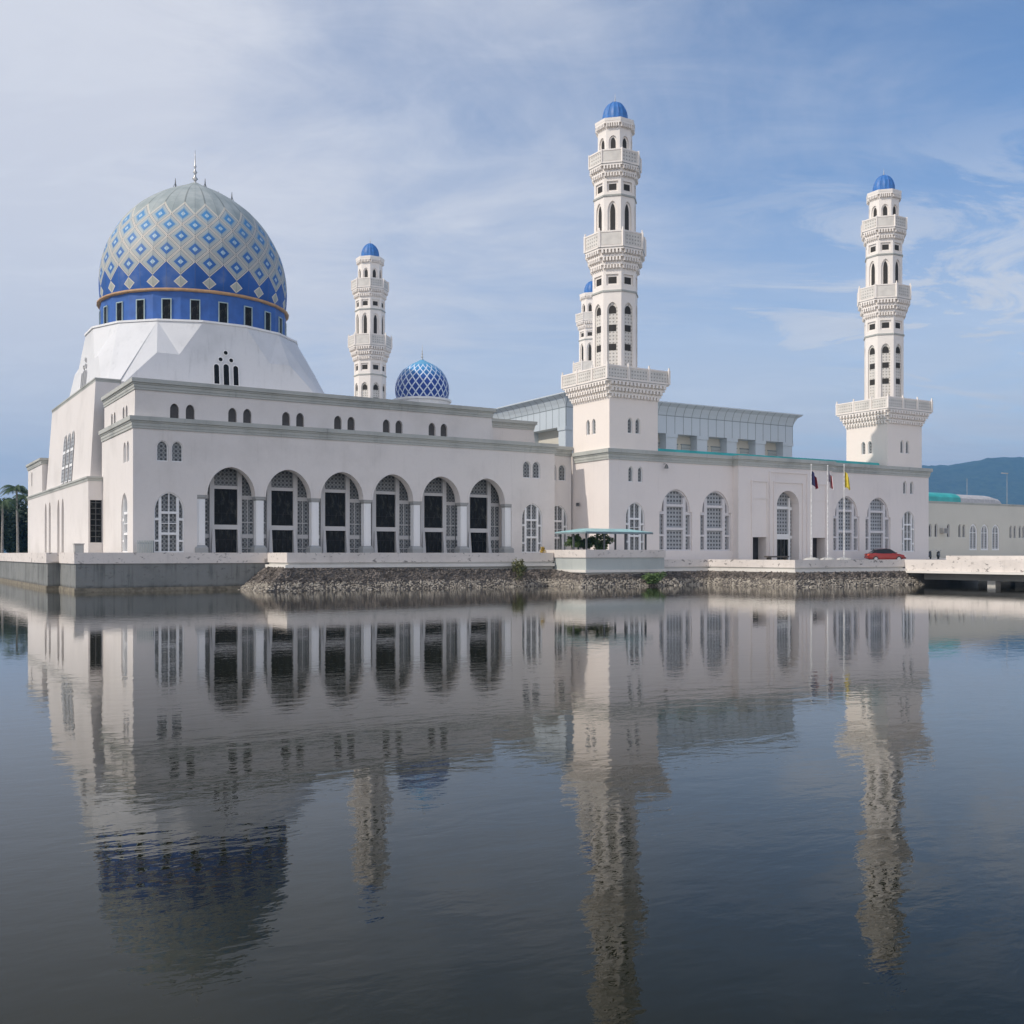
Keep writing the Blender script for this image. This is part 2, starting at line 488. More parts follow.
def cornice(mb, pts, z1, h, out, closed=False):
    """stepped weathered cornice along a plan polyline (outward = right-hand side of travel)"""
    steps = [(0, z1 - h), (.30, z1 - h), (.30, z1 - h * .80), (.42, z1 - h * .78), (.42, z1 - h * .55), (.62, z1 - h * .50), (.62, z1 - h * .40), (1, z1 - h * .36), (1, z1), (-.5, z1)]
    n = len(pts)
    offs = []
    for k in range(n):
        q = Vector(pts[k])
        d1 = (q - Vector(pts[k - 1])).normalized() if (k > 0 or closed) else None
        d2 = (Vector(pts[(k + 1) % n]) - q).normalized() if (k < n - 1 or closed) else None
        d1 = d1 or d2; d2 = d2 or d1
        n1 = Vector((d1.y, -d1.x)); n2 = Vector((d2.y, -d2.x))
        b = (n1 + n2).normalized(); offs.append(b / max(.3, b.dot(n1)))
    rings = [[(pts[k][0] + offs[k].x * out * a, pts[k][1] + offs[k].y * out * a, z) for a, z in steps] for k in range(n)]
    if closed: rings.append(rings[0])
    mb.loft(rings, (not closed, not closed))


# ------------------------------------------------------------------ setting: water, ground, hills, haze
def water_mat():
    m, g, b = newmat('lagoon_water')
    p = g.node('ShaderNodeTexCoord').outputs['Object']
    mp = g.node('ShaderNodeMapping'); g.link(p, mp.inputs[0])
    mp.inputs['Rotation'].default_value = (0, 0, R(32)); mp.inputs['Scale'].default_value = (.55, 1.0, 1)
    q = mp.outputs[0]
    a = g.noise(q, 1.9, 3, .5, .3); b_ = g.noise(q, 6.5, 3, .55, .4); c = g.noise(q, .16, 2, .5)
    h = g.m('ADD', g.m('MULTIPLY', a, .55), g.m('ADD', g.m('MULTIPLY', b_, .16), g.m('MULTIPLY', c, .6)))
    calm = g.m('ADD', .35, g.m('MULTIPLY', g.ramp(g.noise(q, .035, 3), .35, .65), .65))
    n = g.node('ShaderNodeBump'); n.inputs['Distance'].default_value = .10
    g.link(g.m('MULTIPLY', calm, .095), n.inputs['Strength']); g.link(h, n.inputs['Height'])
    g.nt.nodes.remove(b)
    murk = g.ramp(g.noise(p, .012, 3), .35, .65)
    df = g.node('ShaderNodeBsdfDiffuse'); g.link(g.mix(murk, (.009, .0105, .005), (.019, .019, .008)), df.inputs['Color'])
    gl = g.node('ShaderNodeBsdfGlossy'); gl.inputs['Roughness'].default_value = .0; gl.inputs['Color'].default_value = (1, 1, 1, 1)
    g.link(n.outputs[0], gl.inputs['Normal'])
    lw = g.node('ShaderNodeLayerWeight'); lw.inputs['Blend'].default_value = .5; g.link(n.outputs[0], lw.inputs['Normal'])
    cosv = g.m('SUBTRACT', 1.0, lw.outputs['Facing'])
    refl = g.m('EXPONENT', g.m('MULTIPLY', g.m('POWER', g.m('MAXIMUM', cosv, 0.0), 1.28), -9.2))
    refl = g.m('ADD', g.m('MULTIPLY', refl, .98), .008)
    mx = g.node('ShaderNodeMixShader'); g.link(refl, mx.inputs[0]); g.link(df.outputs[0], mx.inputs[1]); g.link(gl.outputs[0], mx.inputs[2])
    g.link(mx.outputs[0], [q for q in g.nt.nodes if q.type == 'OUTPUT_MATERIAL'][0].inputs[0])
    return m


M['water'] = water_mat()
w = MB(); w.face([(-6000, -1500, 0), (7000, -1500, 0), (7000, 7000, 0), (-6000, 7000, 0)])
struct(w.build('water', 'water'))

FLOOR = 2.3
pz = MB()
plz = [(-4.7, -2.9), (10.5, -2.9), (10.5, -7.7), (36.5, -7.7), (36.5, -12.6), (45.2, -12.6), (45.2, -11.7), (52.1, -11.7), (52.1, -7.5), (180, -7.5), (180, 120), (-5.6, 120), (-5.6, 4), (-4.7, 4)]
pz.face([(x, y, FLOOR) for x, y in plz])
struct(pz.build('plaza_paving', 'plaza'))
fc_ = MB(); fc_.face([(x, y, 2.08) for x, y in ((52.1, -22.9), (78, -22.9), (78, -18), (180, -18), (180, -7.5), (52.1, -7.5))])
fc_.face([(52.1, -7.5, 2.08), (180, -7.5, 2.08), (180, -7.5, FLOOR), (52.1, -7.5, FLOOR)])
struct(fc_.build('forecourt_paving', 'plaza'))
M['ground'] = plain('grassy_ground', (.10, .12, .06), .9, var=.3, scale=.05)
gd = MB()
gx = [(-5.5, 121), (180.5, 121), (180.5, -18), (6900, -18), (6900, 6800), (-3500, 6800), (-3500, 500), (-5.5, 500)]
gd.face([(x, y, FLOOR - .15) for x, y in gx]); struct(gd.build('ground', 'ground'))
pl = MB()
for (x0, y0), (x1, y1) in zip(gx[:3], gx[1:4]): pl.face([(x0, y0, FLOOR - .15), (x1, y1, FLOOR - .15), (x1, y1, -.5), (x0, y0, -.5)])
struct(pl.build('bank', 'pale_concrete'))


def hill_mat():
    m, g, b = newmat('forested_hill')
    p = g.node('ShaderNodeTexCoord').outputs['Object']
    n = g.noise(p, .035, 8, .7); n2 = g.noise(p, .006, 4)
    c = g.mix(g.ramp(n, .35, .65), (.020, .040, .026), (.055, .085, .042))
    c = g.mix(g.m('MULTIPLY', g.ramp(n2, .5, .75), .4), c, (.075, .09, .05))
    g.link(c, b.inputs['Base Color']); b.inputs['Roughness'].default_value = .95
    bump(g, b, n, 1, 14)
    return m


M['hill'] = hill_mat()
CAMP = Vector((-18.774, -88.499, 0)); FW = Vector((math.sin(R(32)), math.cos(R(32)), 0)); RT = Vector((math.cos(R(32)), -math.sin(R(32)), 0))
hb = MB()
NX, NY = 260, 44
# ridge height as tangent of elevation against lateral tangent
ridge = [(-.9, .020), (-.6, .024), (-.3, .026), (-.1, .03), (.1, .05), (.25, .068), (.36, .084), (.397, .0862), (.418, .0862), (.432, .0885), (.445, .0905), (.457, .0925), (.478, .0935), (.50, .0925), (.55, .098), (.62, .085), (.75, .095), (.95, .07), (1.2, .06)]
def rid(l):
    for (a, b), (c, d) in zip(ridge, ridge[1:]):
        if a <= l <= c:
            t = (l - a) / (c - a); t = t * t * (3 - 2 * t); return b + (d - b) * t
    return .03
rows = []
for j in range(NY + 1):
    t = j / NY; dist = 3600 + 1800 * t
    row = []
    for i in range(NX + 1):
        l = -.85 + 2.0 * i / NX
        P = CAMP + FW * dist + RT * (l * dist)
        prof = math.sin(min(1, t / .8) * PI / 2) ** 1.3 if t < .8 else 1 - .6 * ((t - .8) / .2) ** 2
        h = min(rid(l) * 4930, 490) * prof
        nn = noise.fractal(Vector((P.x * .0022, P.y * .0022, 3)), 1, 2.1, 5)
        h += nn * 42 * min(1, 3 * t) * (1 if t < .62 else .22)
        h += (noise.fractal(Vector((P.x * .016, P.y * .016, 8)), 1, 2, 4)) * 9 * min(1, t * 4)
        row.append((P.x, P.y, max(FLOOR - 1, h)))
    rows.append(row)
for r in rows: hb.v += r
for j in range(NY):
    for i in range(NX):
        a = j * (NX + 1) + i; hb.f.append((a, a + 1, a + NX + 2, a + NX + 1))
struct(hb.build('forested_hills', 'hill', smooth=True))

hz = MB(); hz.box(-5800, 6950, -1450, 6900, -1.5, 560)
hm = bpy.data.materials.new('haze'); hm.use_nodes = True; t_ = hm.node_tree; t_.nodes.clear(); g = NG(t_)
pv = g.node('ShaderNodeVolumePrincipled'); pv.inputs['Color'].default_value = (.22, .54, 1, 1); pv.inputs['Density'].default_value = .00016
pv.inputs['Anisotropy'].default_value = .1
ho_ = g.node('ShaderNodeOutputMaterial'); g.link(pv.outputs[0], ho_.inputs['Volume'])
stuff(hz.build('haze', hm))


# ------------------------------------------------------------------ quay walls, parapets, rocks, bridge
def quay(mb_par, mb_wall, mb_ledge, pts, ztop, zmid, zbot, thick=.35, ledge=False):
    """parapet along a polyline (water on the right-hand side of travel); wall below it"""
    n = len(pts)
    def off(d):
        res = []
        for k in range(n):
            q = Vector(pts[k])
            d1 = (q - Vector(pts[k - 1])).normalized() if k > 0 else None
            d2 = (Vector(pts[k + 1]) - q).normalized() if k < n - 1 else None
            d1 = d1 or d2; d2 = d2 or d1
            n1 = Vector((d1.y, -d1.x)); n2 = Vector((d2.y, -d2.x)); b = n1 + n2
            b.normalize(); res.append(q + b * d / max(.3, b.dot(n1)))
        return res
    o, i = off(0), off(-thick)
    mb_par.loft([[(o[k].x, o[k].y, zmid), (o[k].x, o[k].y, ztop - .02), (o[k].x, o[k].y, ztop), (i[k].x, i[k].y, ztop), (i[k].x, i[k].y, zmid)] for k in range(n)])
    a = off(-.12); b = off(-.5)
    if mb_wall is not None:
        mb_wall.loft([[(a[k].x, a[k].y, zbot), (a[k].x, a[k].y, zmid - .002), (b[k].x, b[k].y, zmid - .002), (b[k].x, b[k].y, zbot)] for k in range(n)])
    if mb_ledge is not None:
        a = off(.22)
        mb_ledge.loft([[(a[k].x, a[k].y, zmid - .42), (a[k].x, a[k].y, zmid - .17), (b[k].x, b[k].y, zmid - .17), (b[k].x, b[k].y, zmid - .42)] for k in range(n)])


def quay_thing(name, label, pts, ztop, zmid, zbot, wall_=True, ledge=False, cat='wall', wmat='concrete', group=None):
    t = thing(name, label, cat, (pts[0][0], pts[0][1], 0), 0, group)
    a, b, c = MB(), MB() if wall_ else None, MB() if ledge else None
    q = [(x - pts[0][0], y - pts[0][1]) for x, y in pts]
    quay(a, b, c, q, ztop, zmid, zbot)
    a.build('parapet', 'parapet', t)
    if b: b.build('retaining_wall', wmat, t)
    if c: c.build('ledge', 'ledge', t)
    if name == 'quay_wall':
        f_ = MB()
        quay(f_, None, None, q, .30, -.5, 0, .5); f_.build('footing', 'waterline', t)
    return t


quay_thing('quay_wall', 'long grey concrete quay wall with white parapet stepping round the hall corner at left', [(-5.95, 130), (-5.95, 4.2), (-5.0, 4.2), (-5.0, -3.2), (10.2, -3.2)], 3.06, 2.2, -.6)
quay_thing('quay_parapet', 'white parapet above the dark stone bank in front of the arcade', [(10.2, -3.25), (10.2, -8), (36.1, -8)], 3.06, 2.25, 1.2, ledge=True, wmat='pale_concrete')
quay_thing('quay_parapet', 'pale lower parapet in front of the court building between pavilion terrace and bridge', [(45.6, -12), (51.8, -12), (51.8, -23.2), (66.9, -23.2)], 2.42, 1.72, .9, ledge=True, wmat='pale_concrete')

t = thing('pavilion_terrace', 'raised terrace with white rim and blue grey sides under the teal pavilion', 'terrace', (36.2, -13, 0))
b = MB(); b.box(0, 9.3, 0, 7.5, 2.62, 3.34); b.build('rim', 'parapet', t)
M['bluegrey'] = stained('blue_grey_paint', (.46, .49, .47), (.30, .33, .33), .4, .5)
b = MB(); b.box(.1, 9.2, .1, 7.4, 1.52, 2.615); b.build('retaining_wall', 'bluegrey', t)
b = MB(); b.box(-.05, 9.35, -.05, 7.45, 1.28, 1.515); b.build('ledge', 'ledge', t)
b = MB(); b.box(.15, 9.15, .15, 7.3, .2, 1.275); b.build('footing', 'pale_concrete', t)

# the sloping bank of pitched stone
TOP = [((10.0, -3.3), 1.85), ((10.0, -8.2), 1.85), ((36.0, -8.2), 1.5), ((36.0, -13.2), 1.12), ((45.8, -13.2), 1.15), ((45.9, -12.2), 1.3), ((51.6, -12.2), 1.3), ((51.6, -23.4), 1.3), ((66.6, -23.4), 1.3), ((68.5, -19), 1.3)]
TOE = [(7.5, -3.3), (7.9, -9.4), (34.6, -9.3), (34.8, -14.2), (46.6, -14.1), (47.0, -13.3), (50.5, -13.3), (50.4, -24.5), (68.6, -24.4), (72.4, -19)]
sb = MB()
for k in range(len(TOP) - 1):
    (a, za), (b_, zb) = TOP[k], TOP[k + 1]; c, d = TOE[k + 1], TOE[k]
    sb.face([(a[0], a[1], za), (b_[0], b_[1], zb), (c[0], c[1], -.12), (d[0], d[1], -.12)])
M['bankbase'] = plain('bank_mortar', (.10, .088, .078), .95, var=.3, scale=3, bmp=.05)
struct(sb.build('embankment', 'bankbase'))


def rock_mat(name, c0, c1):
    m, g, b = newmat(name)
    p = g.node('ShaderNodeTexCoord').outputs['Object']
    v = g.node('ShaderNodeTexVoronoi'); g.link(p, v.inputs['Vector']); v.inputs['Scale'].default_value = 2.6
    f = g.sep(v.outputs['Color'])[0]
    n = g.noise(p, 7, 4)
    c = g.mix(f, c0, c1); c = g.mix(g.m('MULTIPLY', g.ramp(n, .4, .8), .35), c, tuple(q * .6 for q in c0))
    g.link(c, b.inputs['Base Color']); b.inputs['Roughness'].default_value = .9
    bump(g, b, n, .5, .03)
    return m


M['darkrock'] = rock_mat('dark_bank_stone', (.04, .034, .03), (.24, .205, .175))
M['palerock'] = rock_mat('pale_bank_stone', (.22, .195, .16), (.47, .425, .355))
ICO = []
bm = bmesh.new(); bmesh.ops.create_icosphere(bm, subdivisions=1, radius=1)
bm.verts.ensure_lookup_table()
ICOV = [v.co.copy() for v in bm.verts]; ICOF = [tuple(v.index for v in f.verts) for f in bm.faces]; bm.free()


def stone(mb, p, r, flat=.7):
    rot = Matrix.Rotation(random.uniform(0, 6.28), 3, 'Z') @ Matrix.Rotation(random.uniform(-.6, .6), 3, 'X')
    s = Vector((random.uniform(.75, 1.3), random.uniform(.75, 1.2), random.uniform(.6, .9) * flat / .7))
    i = len(mb.v)
    for v in ICOV:
        q = Vector((v.x * s.x, v.y * s.y, v.z * s.z)) * r * random.uniform(.82, 1.12)
        mb.v.append(tuple(rot @ q + p))
    mb.f += [tuple(i + a for a in f) for f in ICOF]


dk, pk = MB(), MB()
for k in range(len(TOP) - 1):
    (a, za), (b_, zb) = TOP[k], TOP[k + 1]; c, d = TOE[k + 1], TOE[k]
    A = Vector((*a, za)); B = Vector((*b_, zb)); Cc = Vector((*c, -.12)); D = Vector((*d, -.12))
    area = ((B - A).length + (Cc - D).length) / 2 * ((A - D).length + (B - Cc).length) / 2
    for _ in range(int(area * 40)):
        s, tt = random.random(), random.random()
        P = A.lerp(B, s).lerp(D.lerp(Cc, s), tt)
        if P.z > .62 + random.uniform(-.1, .1): stone(dk, P + Vector((0, 0, .01)), random.uniform(.06, .125))
        else: stone(pk, P + Vector((0, 0, .02)), random.uniform(.065, .12))
stuff(dk.build('bank_stones', 'darkrock')); stuff(pk.build('shore_stones', 'palerock'))

# bridge running towards the viewer's right
t = thing('bridge', 'low pale concrete bridge with dark underside crossing the water at right', 'bridge', (66.9, -23.2, 0))
b = MB(); b.box(0, .35, -70, 0, 1.35, 2.42); b.box(10.6, 10.95, -70, 3, 1.9, 2.78); b.build('parapet', 'parapet', t)
b = MB(); b.box(-.25, 11.2, -70, -.02, 1.14, 1.345); b.build('deck', 'ledge', t)
M['beam'] = stained('beam_concrete', (.22, .215, .20), (.12, .12, .11), .5, .5)
b = MB()
for x in (.9, 4.2, 7.4, 10.2): b.box(x, x + .6, -70, -1.5, .52, 1.137)
b.build('beam', 'beam', t)
for y in (-8.5, -24, -40, -56):
    for x in (.95, 5.2, 9.6):
        b = MB(); b.box(x, x + .8, y - .4, y + .4, -.8, .515); b.build('pier', 'pale_concrete', t)
b = MB(); b.box(.2, 10.8, -.6, 4, -.5, 1.135); b.build('abutment', 'beam', t)

# ------------------------------------------------------------------ prayer hall
HZ = 14.25        # top of the arcade cornice
hall = thing('prayer_hall', 'white prayer hall with pointed arcade and great blue patterned dome', 'mosque', (0, 0, 0))
wl = MB()
ARCH_U = [8.12, 13.22, 18.3, 23.4, 28.5, 33.6]
COL_U = [5.57, 10.67, 15.76, 20.85, 25.95, 31.05, 36.15]
holes = []
for u in ARCH_U:
    a = arch(4.15, 2.0, 7.95, 10.42, 12, u)
    holes.append(a)
front_small = [(2.35, 10.65), (3.55, 10.65), (38.3, 10.65), (39.45, 10.65)]
front_triple = [(2.9, 3.1), (38.95, 3.1)]
holes_sm = [shift(WINK['small'][0], u, z) for u, z in front_small] + [shift(WINK['triple'][0], u, z) for u, z in front_triple]
# the arcade: wall above the columns; deep soffits
fo = [(0, FLOOR - .3), (41.7, FLOOR - .3), (41.7, HZ - .01), (0, HZ - .01)]
wall(wl, (0, 0, 0), 0, rect(0, 5.2, FLOOR - .3, HZ - .02), [h for h in holes_sm if h[0][0] < 5], .35)
wall(wl, (0, 0, 0), 0, rect(36.5, 41.7, FLOOR - .3, HZ - .02), [h for h in holes_sm if h[0][0] > 36], .35)
# spandrel wall as one outline whose lower edge follows the arches
low = [(5.2, 7.95)]
for u in ARCH_U:
    a = arch(4.15, 2.0, 7.95, 10.42, 12, u)[2:]
    low += list(reversed(a))
low += [(36.5, 7.95)]
sp = low + [(36.5, HZ - .02), (5.2, HZ - .02)]
wall(wl, (0, 0, 0), 0, sp, (), 0)
AD = 1.0
for k in range(len(low) - 1):
    (x0, z0), (x1, z1) = low[k], low[k + 1]
    wl.face([(x0, 0, z0), (x1, 0, z1), (x1, AD, z1), (x0, AD, z0)])
wl.face([(x, AD, z) for x, z in sp])
wl.face([(5.2, 0, FLOOR - .3), (5.2, 1.9, FLOOR - .3), (5.2, 1.9, 7.95), (5.2, 0, 7.95)])
wl.face([(36.5, 0, FLOOR - .3), (36.5, 1.9, FLOOR - .3), (36.5, 1.9, 7.95), (36.5, 0, 7.95)])
# left end wall of the front block (faces -x): local x runs towards -v
L = 13.0
lsm = [shift(WINK['small'][0], x, 10.65) for x in (-3.2, -1.95)]
ltr = [shift(WINK['triple'][0], -3.3, 3.1)]
wall(wl, (0, 0, 0), RZ['left'], rect(-L, 0, FLOOR - .3, HZ - .02), lsm + ltr, .35)
# right end of the front block steps back before the minaret
wl.face([(41.7, 0, FLOOR - .3), (41.7, 1.5, FLOOR - .3), (41.7, 1.5, HZ - .02), (41.7, 0, HZ - .02)])
wall(wl, (0, 1.5, 0), 0, rect(41.7, 44.87, FLOOR - .3, HZ - .05), [shift(WINK['triple'][0], 43.15, 3.1), shift(WINK['small'][0], 42.5, 10.65), shift(WINK['small'][0], 43.7, 10.65)], .35)
# upper storey, slightly battered
UZ = 17.4
ub = .28
uholes = [(3.4, 14.05), (4.7, 14.05), (8.3, 14.05), (9.6, 14.05), (13.1, 14.05), (14.4, 14.05), (18.0, 14.05), (19.3, 14.05), (22.85, 14.05), (24.15, 14.05), (27.65, 14.05), (28.95, 14.05)]
wall(wl, (0, ub, 0), 0, [(.15, HZ - .6), (34.6, HZ - .6), (34.2, UZ - .02), (.28, UZ - .02)], [shift(WINK['upper'][0], u, z) for u, z in uholes], .3)
wall(wl, (.22, 0, 0), RZ['left'], [(-L, HZ - .6), (-ub, HZ - .6), (-ub, UZ - .02), (-L, UZ - .02)], [shift(WINK['upper'][0], x, 14.05) for x in (-9.6, -8.4, -4.7, -3.5)], .3)
wl.face([(34.6, ub, HZ - .6), (34.6, 13, HZ - .6), (34.2, 13, UZ - .02), (34.2, ub, UZ - .02)])
# set-back end of the upper storey
wall(wl, (0, 6.2, 0), 0, [(34, HZ - .6), (43.6, HZ - .6), (43.0, UZ - .1), (34, UZ - .1)], [shift(WINK['upper'][0], u, 14.05) for u in (35.9, 37.7)], .3)
wl.face([(43.6, 6.2, HZ - .6), (43.6, 30, HZ - .6), (43.0, 30, UZ - .1), (43.0, 6.2, UZ - .1)])
# lower block on the left side, projecting
LB = -1.25
lsl = [-38.6, -35.6, -29.7, -26.9]
wall(wl, (LB, 0, 0), RZ['left'], rect(-53.4, -12.6, FLOOR - .3, 10.04), [shift(WINK['lancet'][0], x, 3.0) for x in lsl], .7)
wall(wl, (0, 12.6, 0), 0, rect(LB, -.01, FLOOR - .3, 10.04), [rect(-1.1, -.06, 4.0, 7.9)], .25)
wl.face([(LB, 53.4, FLOOR - .3), (12, 53.4, FLOOR - .3), (12, 53.4, 10.04), (LB, 53.4, 10.04)])
wl.face([(LB, 12.6, 10.03), (2, 12.6, 10.03), (2, 53.4, 10.03), (LB, 53.4, 10.03)])
# far corner block
FB = 41.5
wall(wl, (LB + .02, 0, 0), RZ['left'], rect(-53.4, -FB, 10.03, 14.0), [shift(WINK['small'][0], -50, 11.2)], .35)
wl.face([(LB + .02, FB, 10.03), (6, FB, 10.03), (6, FB, 14.0), (LB + .02, FB, 14.0)])
# central bay, battered
cb0, cb1 = 14.6, 41.2
bw = [(-.85, 10), (-.2, 19.3)]
tw_holes = []
wl.face([(-.85, cb1, 10.0), (-.85, cb0 - .6, 10.0), (-.25, cb0, 19.3), (-.25, cb1 - .4, 19.3)])
wl.face([(-.85, cb0 - .6, 10.0), (2, cb0 - .6, 10.0), (2, cb0, 19.3), (-.25, cb0, 19.3)])
wl.face([(-.85, cb1, 10.0), (4, cb1, 10.0), (4, cb1 - .4, 19.3), (-.25, cb1 - .4, 19.3)])
wl.face([(-.25, cb0, 19.3), (26.4, cb0, 19.3), (26.4, cb1 - .4, 19.3), (-.25, cb1 - .4, 19.3)])
wl.face([(2, cb0 - .1, 14), (26.4, cb0 - .1, 14), (26.4, cb0 - .1, 19.29), (2, cb0 - .1, 19.29)])
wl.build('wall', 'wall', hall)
# flat roofs and back
rf = MB()
rf.box(.5, 41.3, .5, 13.2, HZ - .9, HZ - .35); rf.box(.6, 33.8, .8, 13.6, UZ - .7, UZ - .3); rf.box(26.5, 42.6, 6.8, 45, UZ - .8, UZ - .4)
rf.box(41.4, 44.8, 1.9, 12, HZ - .9, HZ - .4)
rf.box(1, 41, 45, 53, 10, 13.9)
rf.build('roof', 'flat_roof', hall)
cn = MB()
cornice(cn, [(44.86, 1.5), (41.7, 1.5), (41.7, 0), (0, 0), (0, L - .1)][::-1], HZ, .98, .32)
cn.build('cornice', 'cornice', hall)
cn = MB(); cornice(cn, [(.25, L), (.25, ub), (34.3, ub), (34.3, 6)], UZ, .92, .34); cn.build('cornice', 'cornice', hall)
cn = MB(); cornice(cn, [(34.7, 6.2), (43.1, 6.2), (43.1, 28)], UZ - .08, .9, .34); cn.build('cornice', 'cornice', hall)
cn = MB(); cornice(cn, [(LB, 53.4), (LB, 12.6), (-.02, 12.6)], 10.06, .42, .16); cn.build('cornice', 'cornice', hall)
cn = MB(); cornice(cn, [(LB, 53.4), (LB, FB), (2, FB)], 14.0, .7, .26); cn.build('cornice', 'cornice', hall)
cn = MB(); cornice(cn, [(-.24, cb1 - .4), (-.24, cb0), (2, cb0)], 19.45, .35, .1); cn.build('cornice', 'cornice', hall)
for u, z in front_small: put_window('small', hall, (u, 0, z))
for u, z in front_triple: put_window('triple', hall, (u, 0, z))
for u, z in uholes: put_window('upper', hall, (u, ub, z))
for x in (-3.2, -1.95): put_window('small', hall, (0, -x, 10.65), 'left')
put_window('triple', hall, (0, 3.3, 3.1), 'left')
for x in (-9.6, -8.4, -4.7, -3.5): put_window('upper', hall, (.22, -x, 14.05), 'left')
put_window('triple', hall, (43.15, 1.5, 3.1)); put_window('small', hall, (42.5, 1.5, 10.65)); put_window('small', hall, (43.7, 1.5, 10.65))
for u in (35.9, 37.7): put_window('upper', hall, (u, 6.2, 14.05))
for x in lsl: put_window('lancet', hall, (LB, -x, 3.0), 'left')
put_window('small', hall, (LB + .02, 50, 11.2), 'left')
b = MB(); b.box(-1.1, -.06, 12.8, 12.84, 4.0, 7.9); wn = b.build('window', 'glass', hall)
b = MB()
for x in (-1.08, -.6, -.12): b.box(x, x + .05, 12.76, 12.8, 4.0, 7.9)
for k in range(8): b.box(-1.08, -.08, 12.77, 12.795, 4.0 + k * .52, 4.05 + k * .52)
b.build('frame', 'post', wn)
TALLV = 27.2
# tall triple window of the central bay: three lancets, three tiers, on the battered face
tl = math.atan2(.6, 9.2)
for k, x in enumerate((TALLV - 2.35, TALLV, TALLV + 2.35)):
    p = MB(); fr_ = MB()
    o2 = arch(1.75, 0, 3.7, 5.2)
    p.face([(q, -.03, z) for q, z in o2])
    frame_ring(fr_, o2, .1, -.09, -.03)
    for zz in (1.5, 3.1): fr_.box(-.8, .8, -.085, -.03, zz, zz + .28)
    po = p.build('window', 'grille', hall, (-.83, x, 10.35), (-tl, 0, -PI / 2))
    po.rotation_euler = (Matrix.Rotation(-PI / 2, 3, 'Z') @ Matrix.Rotation(-tl, 3, 'X')).to_euler()
    fr_.build('frame', 'trim', po)

for u in ARCH_U:
    a = arch(4.15, 2.0, 7.95, 10.42, 12, u)[2:]; a2 = arch(4.45, 2.0, 7.95, 10.60, 12, u)[2:]
    b = MB()
    for k in range(len(a) - 1):
        (x0, z0), (x1, z1) = a[k], a[k + 1]; (x2, z2), (x3, z3) = a2[k + 1], a2[k]
        b.face([(x0, -.05, z0), (x1, -.05, z1), (x2, -.05, z2), (x3, -.05, z3)])
        b.face([(x3, -.05, z3), (x2, -.05, z2), (x2, 0, z2), (x3, 0, z3)]); b.face([(x0, -.05, z0), (x1, -.05, z1), (x1, .02, z1), (x0, .02, z0)])
    b.build('archivolt', 'wall', hall)
# arcade columns
for i, u in enumerate(COL_U):
    b = MB(); b.box(-.34, .34, .14, .82, 3.7, 7.6); b.box(-.22, .22, .10, .14, 3.85, 7.4)
    if i == 0: pass
    c = b.build('column', 'trim', hall, (u, 0, 0))
    b = MB()
    b.loft([[(sx * a, .48 + sy * a * .98, z) for sx, sy in ((-1, -1), (1, -1), (1, 1), (-1, 1))] for a, z in ((.36, 7.6), (.36, 7.7), (.44, 7.74), (.44, 7.86), (.47, 7.88), (.47, 7.955))])
    b.build('capital', 'capstone', c)
    b = MB()
    b.loft([[(sx * a, .48 + sy * a, z) for sx, sy in ((-1, -1), (1, -1), (1, 1), (-1, 1))] for a, z in ((.56, FLOOR), (.56, 3.45), (.48, 3.58), (.38, 3.705))])
    b.build('base', 'capstone', c)
# gallery wall behind the columns
GW = 1.75
gw = MB(); gw.box(5.2, 36.5, GW + .25, GW + .5, FLOOR - .2, 11.2); gw.box(5.2, 36.5, AD + .002, GW + .25, 10.9, 11.2)
gw.build('gallery_wall', 'wall', hall)
for u in ARCH_U:
    s = MB(); y = GW + .06
    s.box(-2.5, 2.5, y + .03, y + .18, FLOOR, 10.9)
    so_ = s.build('screen', 'screen', hall, (u, 0, 0))
    f = MB()
    for sx in (-1, 1):
        x = sx * 1.22
        f.box(x - .2, x + .2, y - .22, y + .03, FLOOR, 10.8)
        pass
        x0, x1 = sorted((sx * 1.42, sx * 2.5))
        f.box(x0, x1, y - .04, y + .028, 7.75, 8.1); f.box(x0, x1, y - .04, y + .028, 4.35, 4.7)
        f.box((x0 + x1) / 2 - .03, (x0 + x1) / 2 + .03, y - .02, y + .028, FLOOR, 7.75)
        f.box(x0, x1, y - .02, y + .026, 3.42, 3.5); f.box(x0, x1, y - .02, y + .026, 5.7, 5.77)
    f.box(-1.02, 1.02, y - .2, y + .03, 8.62, 8.9)
    f.box(-1.02, 1.02, y - .24, y + .03, 5.1, 5.5)
    f.build('frame', 'arcframe', so_)
    wn = MB(); wn.box(-1.02, 1.02, y - .02, y + .02, 5.5, 8.62)
    wo_ = wn.build('window', 'glass', hall, (u, 0, 0))
    wb = MB()
    for x in (-.34, .34): wb.box(x - .02, x + .02, y - .05, y - .022, 5.5, 8.62)
    wb.box(-1.02, 1.02, y - .05, y - .022, 6.5, 6.54); wb.build('glazing_bar', 'louver', wo_)
    d = MB(); d.box(-.95, .95, y - .06, y + .02, FLOOR, 5.1); do = d.build('door', 'glass', hall, (u, 0, 0))
    db = MB()
    for x in (-.5, 0, .5): db.box(x - .025, x + .025, y - .09, y - .062, FLOOR, 5.1)
    db.box(-.95, .95, y - .09, y - .062, 4.2, 4.25); db.build('glazing_bar', 'louver', do)
    # flared door surround leaning outwards
    for sx in (-1, 1):
        ds = MB()
        q = [(sx * 1.0, 5.12), (sx * 1.2, 5.12), (sx * 1.38, FLOOR), (sx * .98, FLOOR)]
        q2 = [(x, y - .1, z) for x, z in q]; q1 = [(q[0][0], y - .3, 5.12), (q[1][0], y - .3, 5.12), (q[2][0], y - .62, FLOOR), (q[3][0], y - .62, FLOOR)]
        ds.loft([q1, q2])
        ds.build('door_surround', 'arcframe', do)

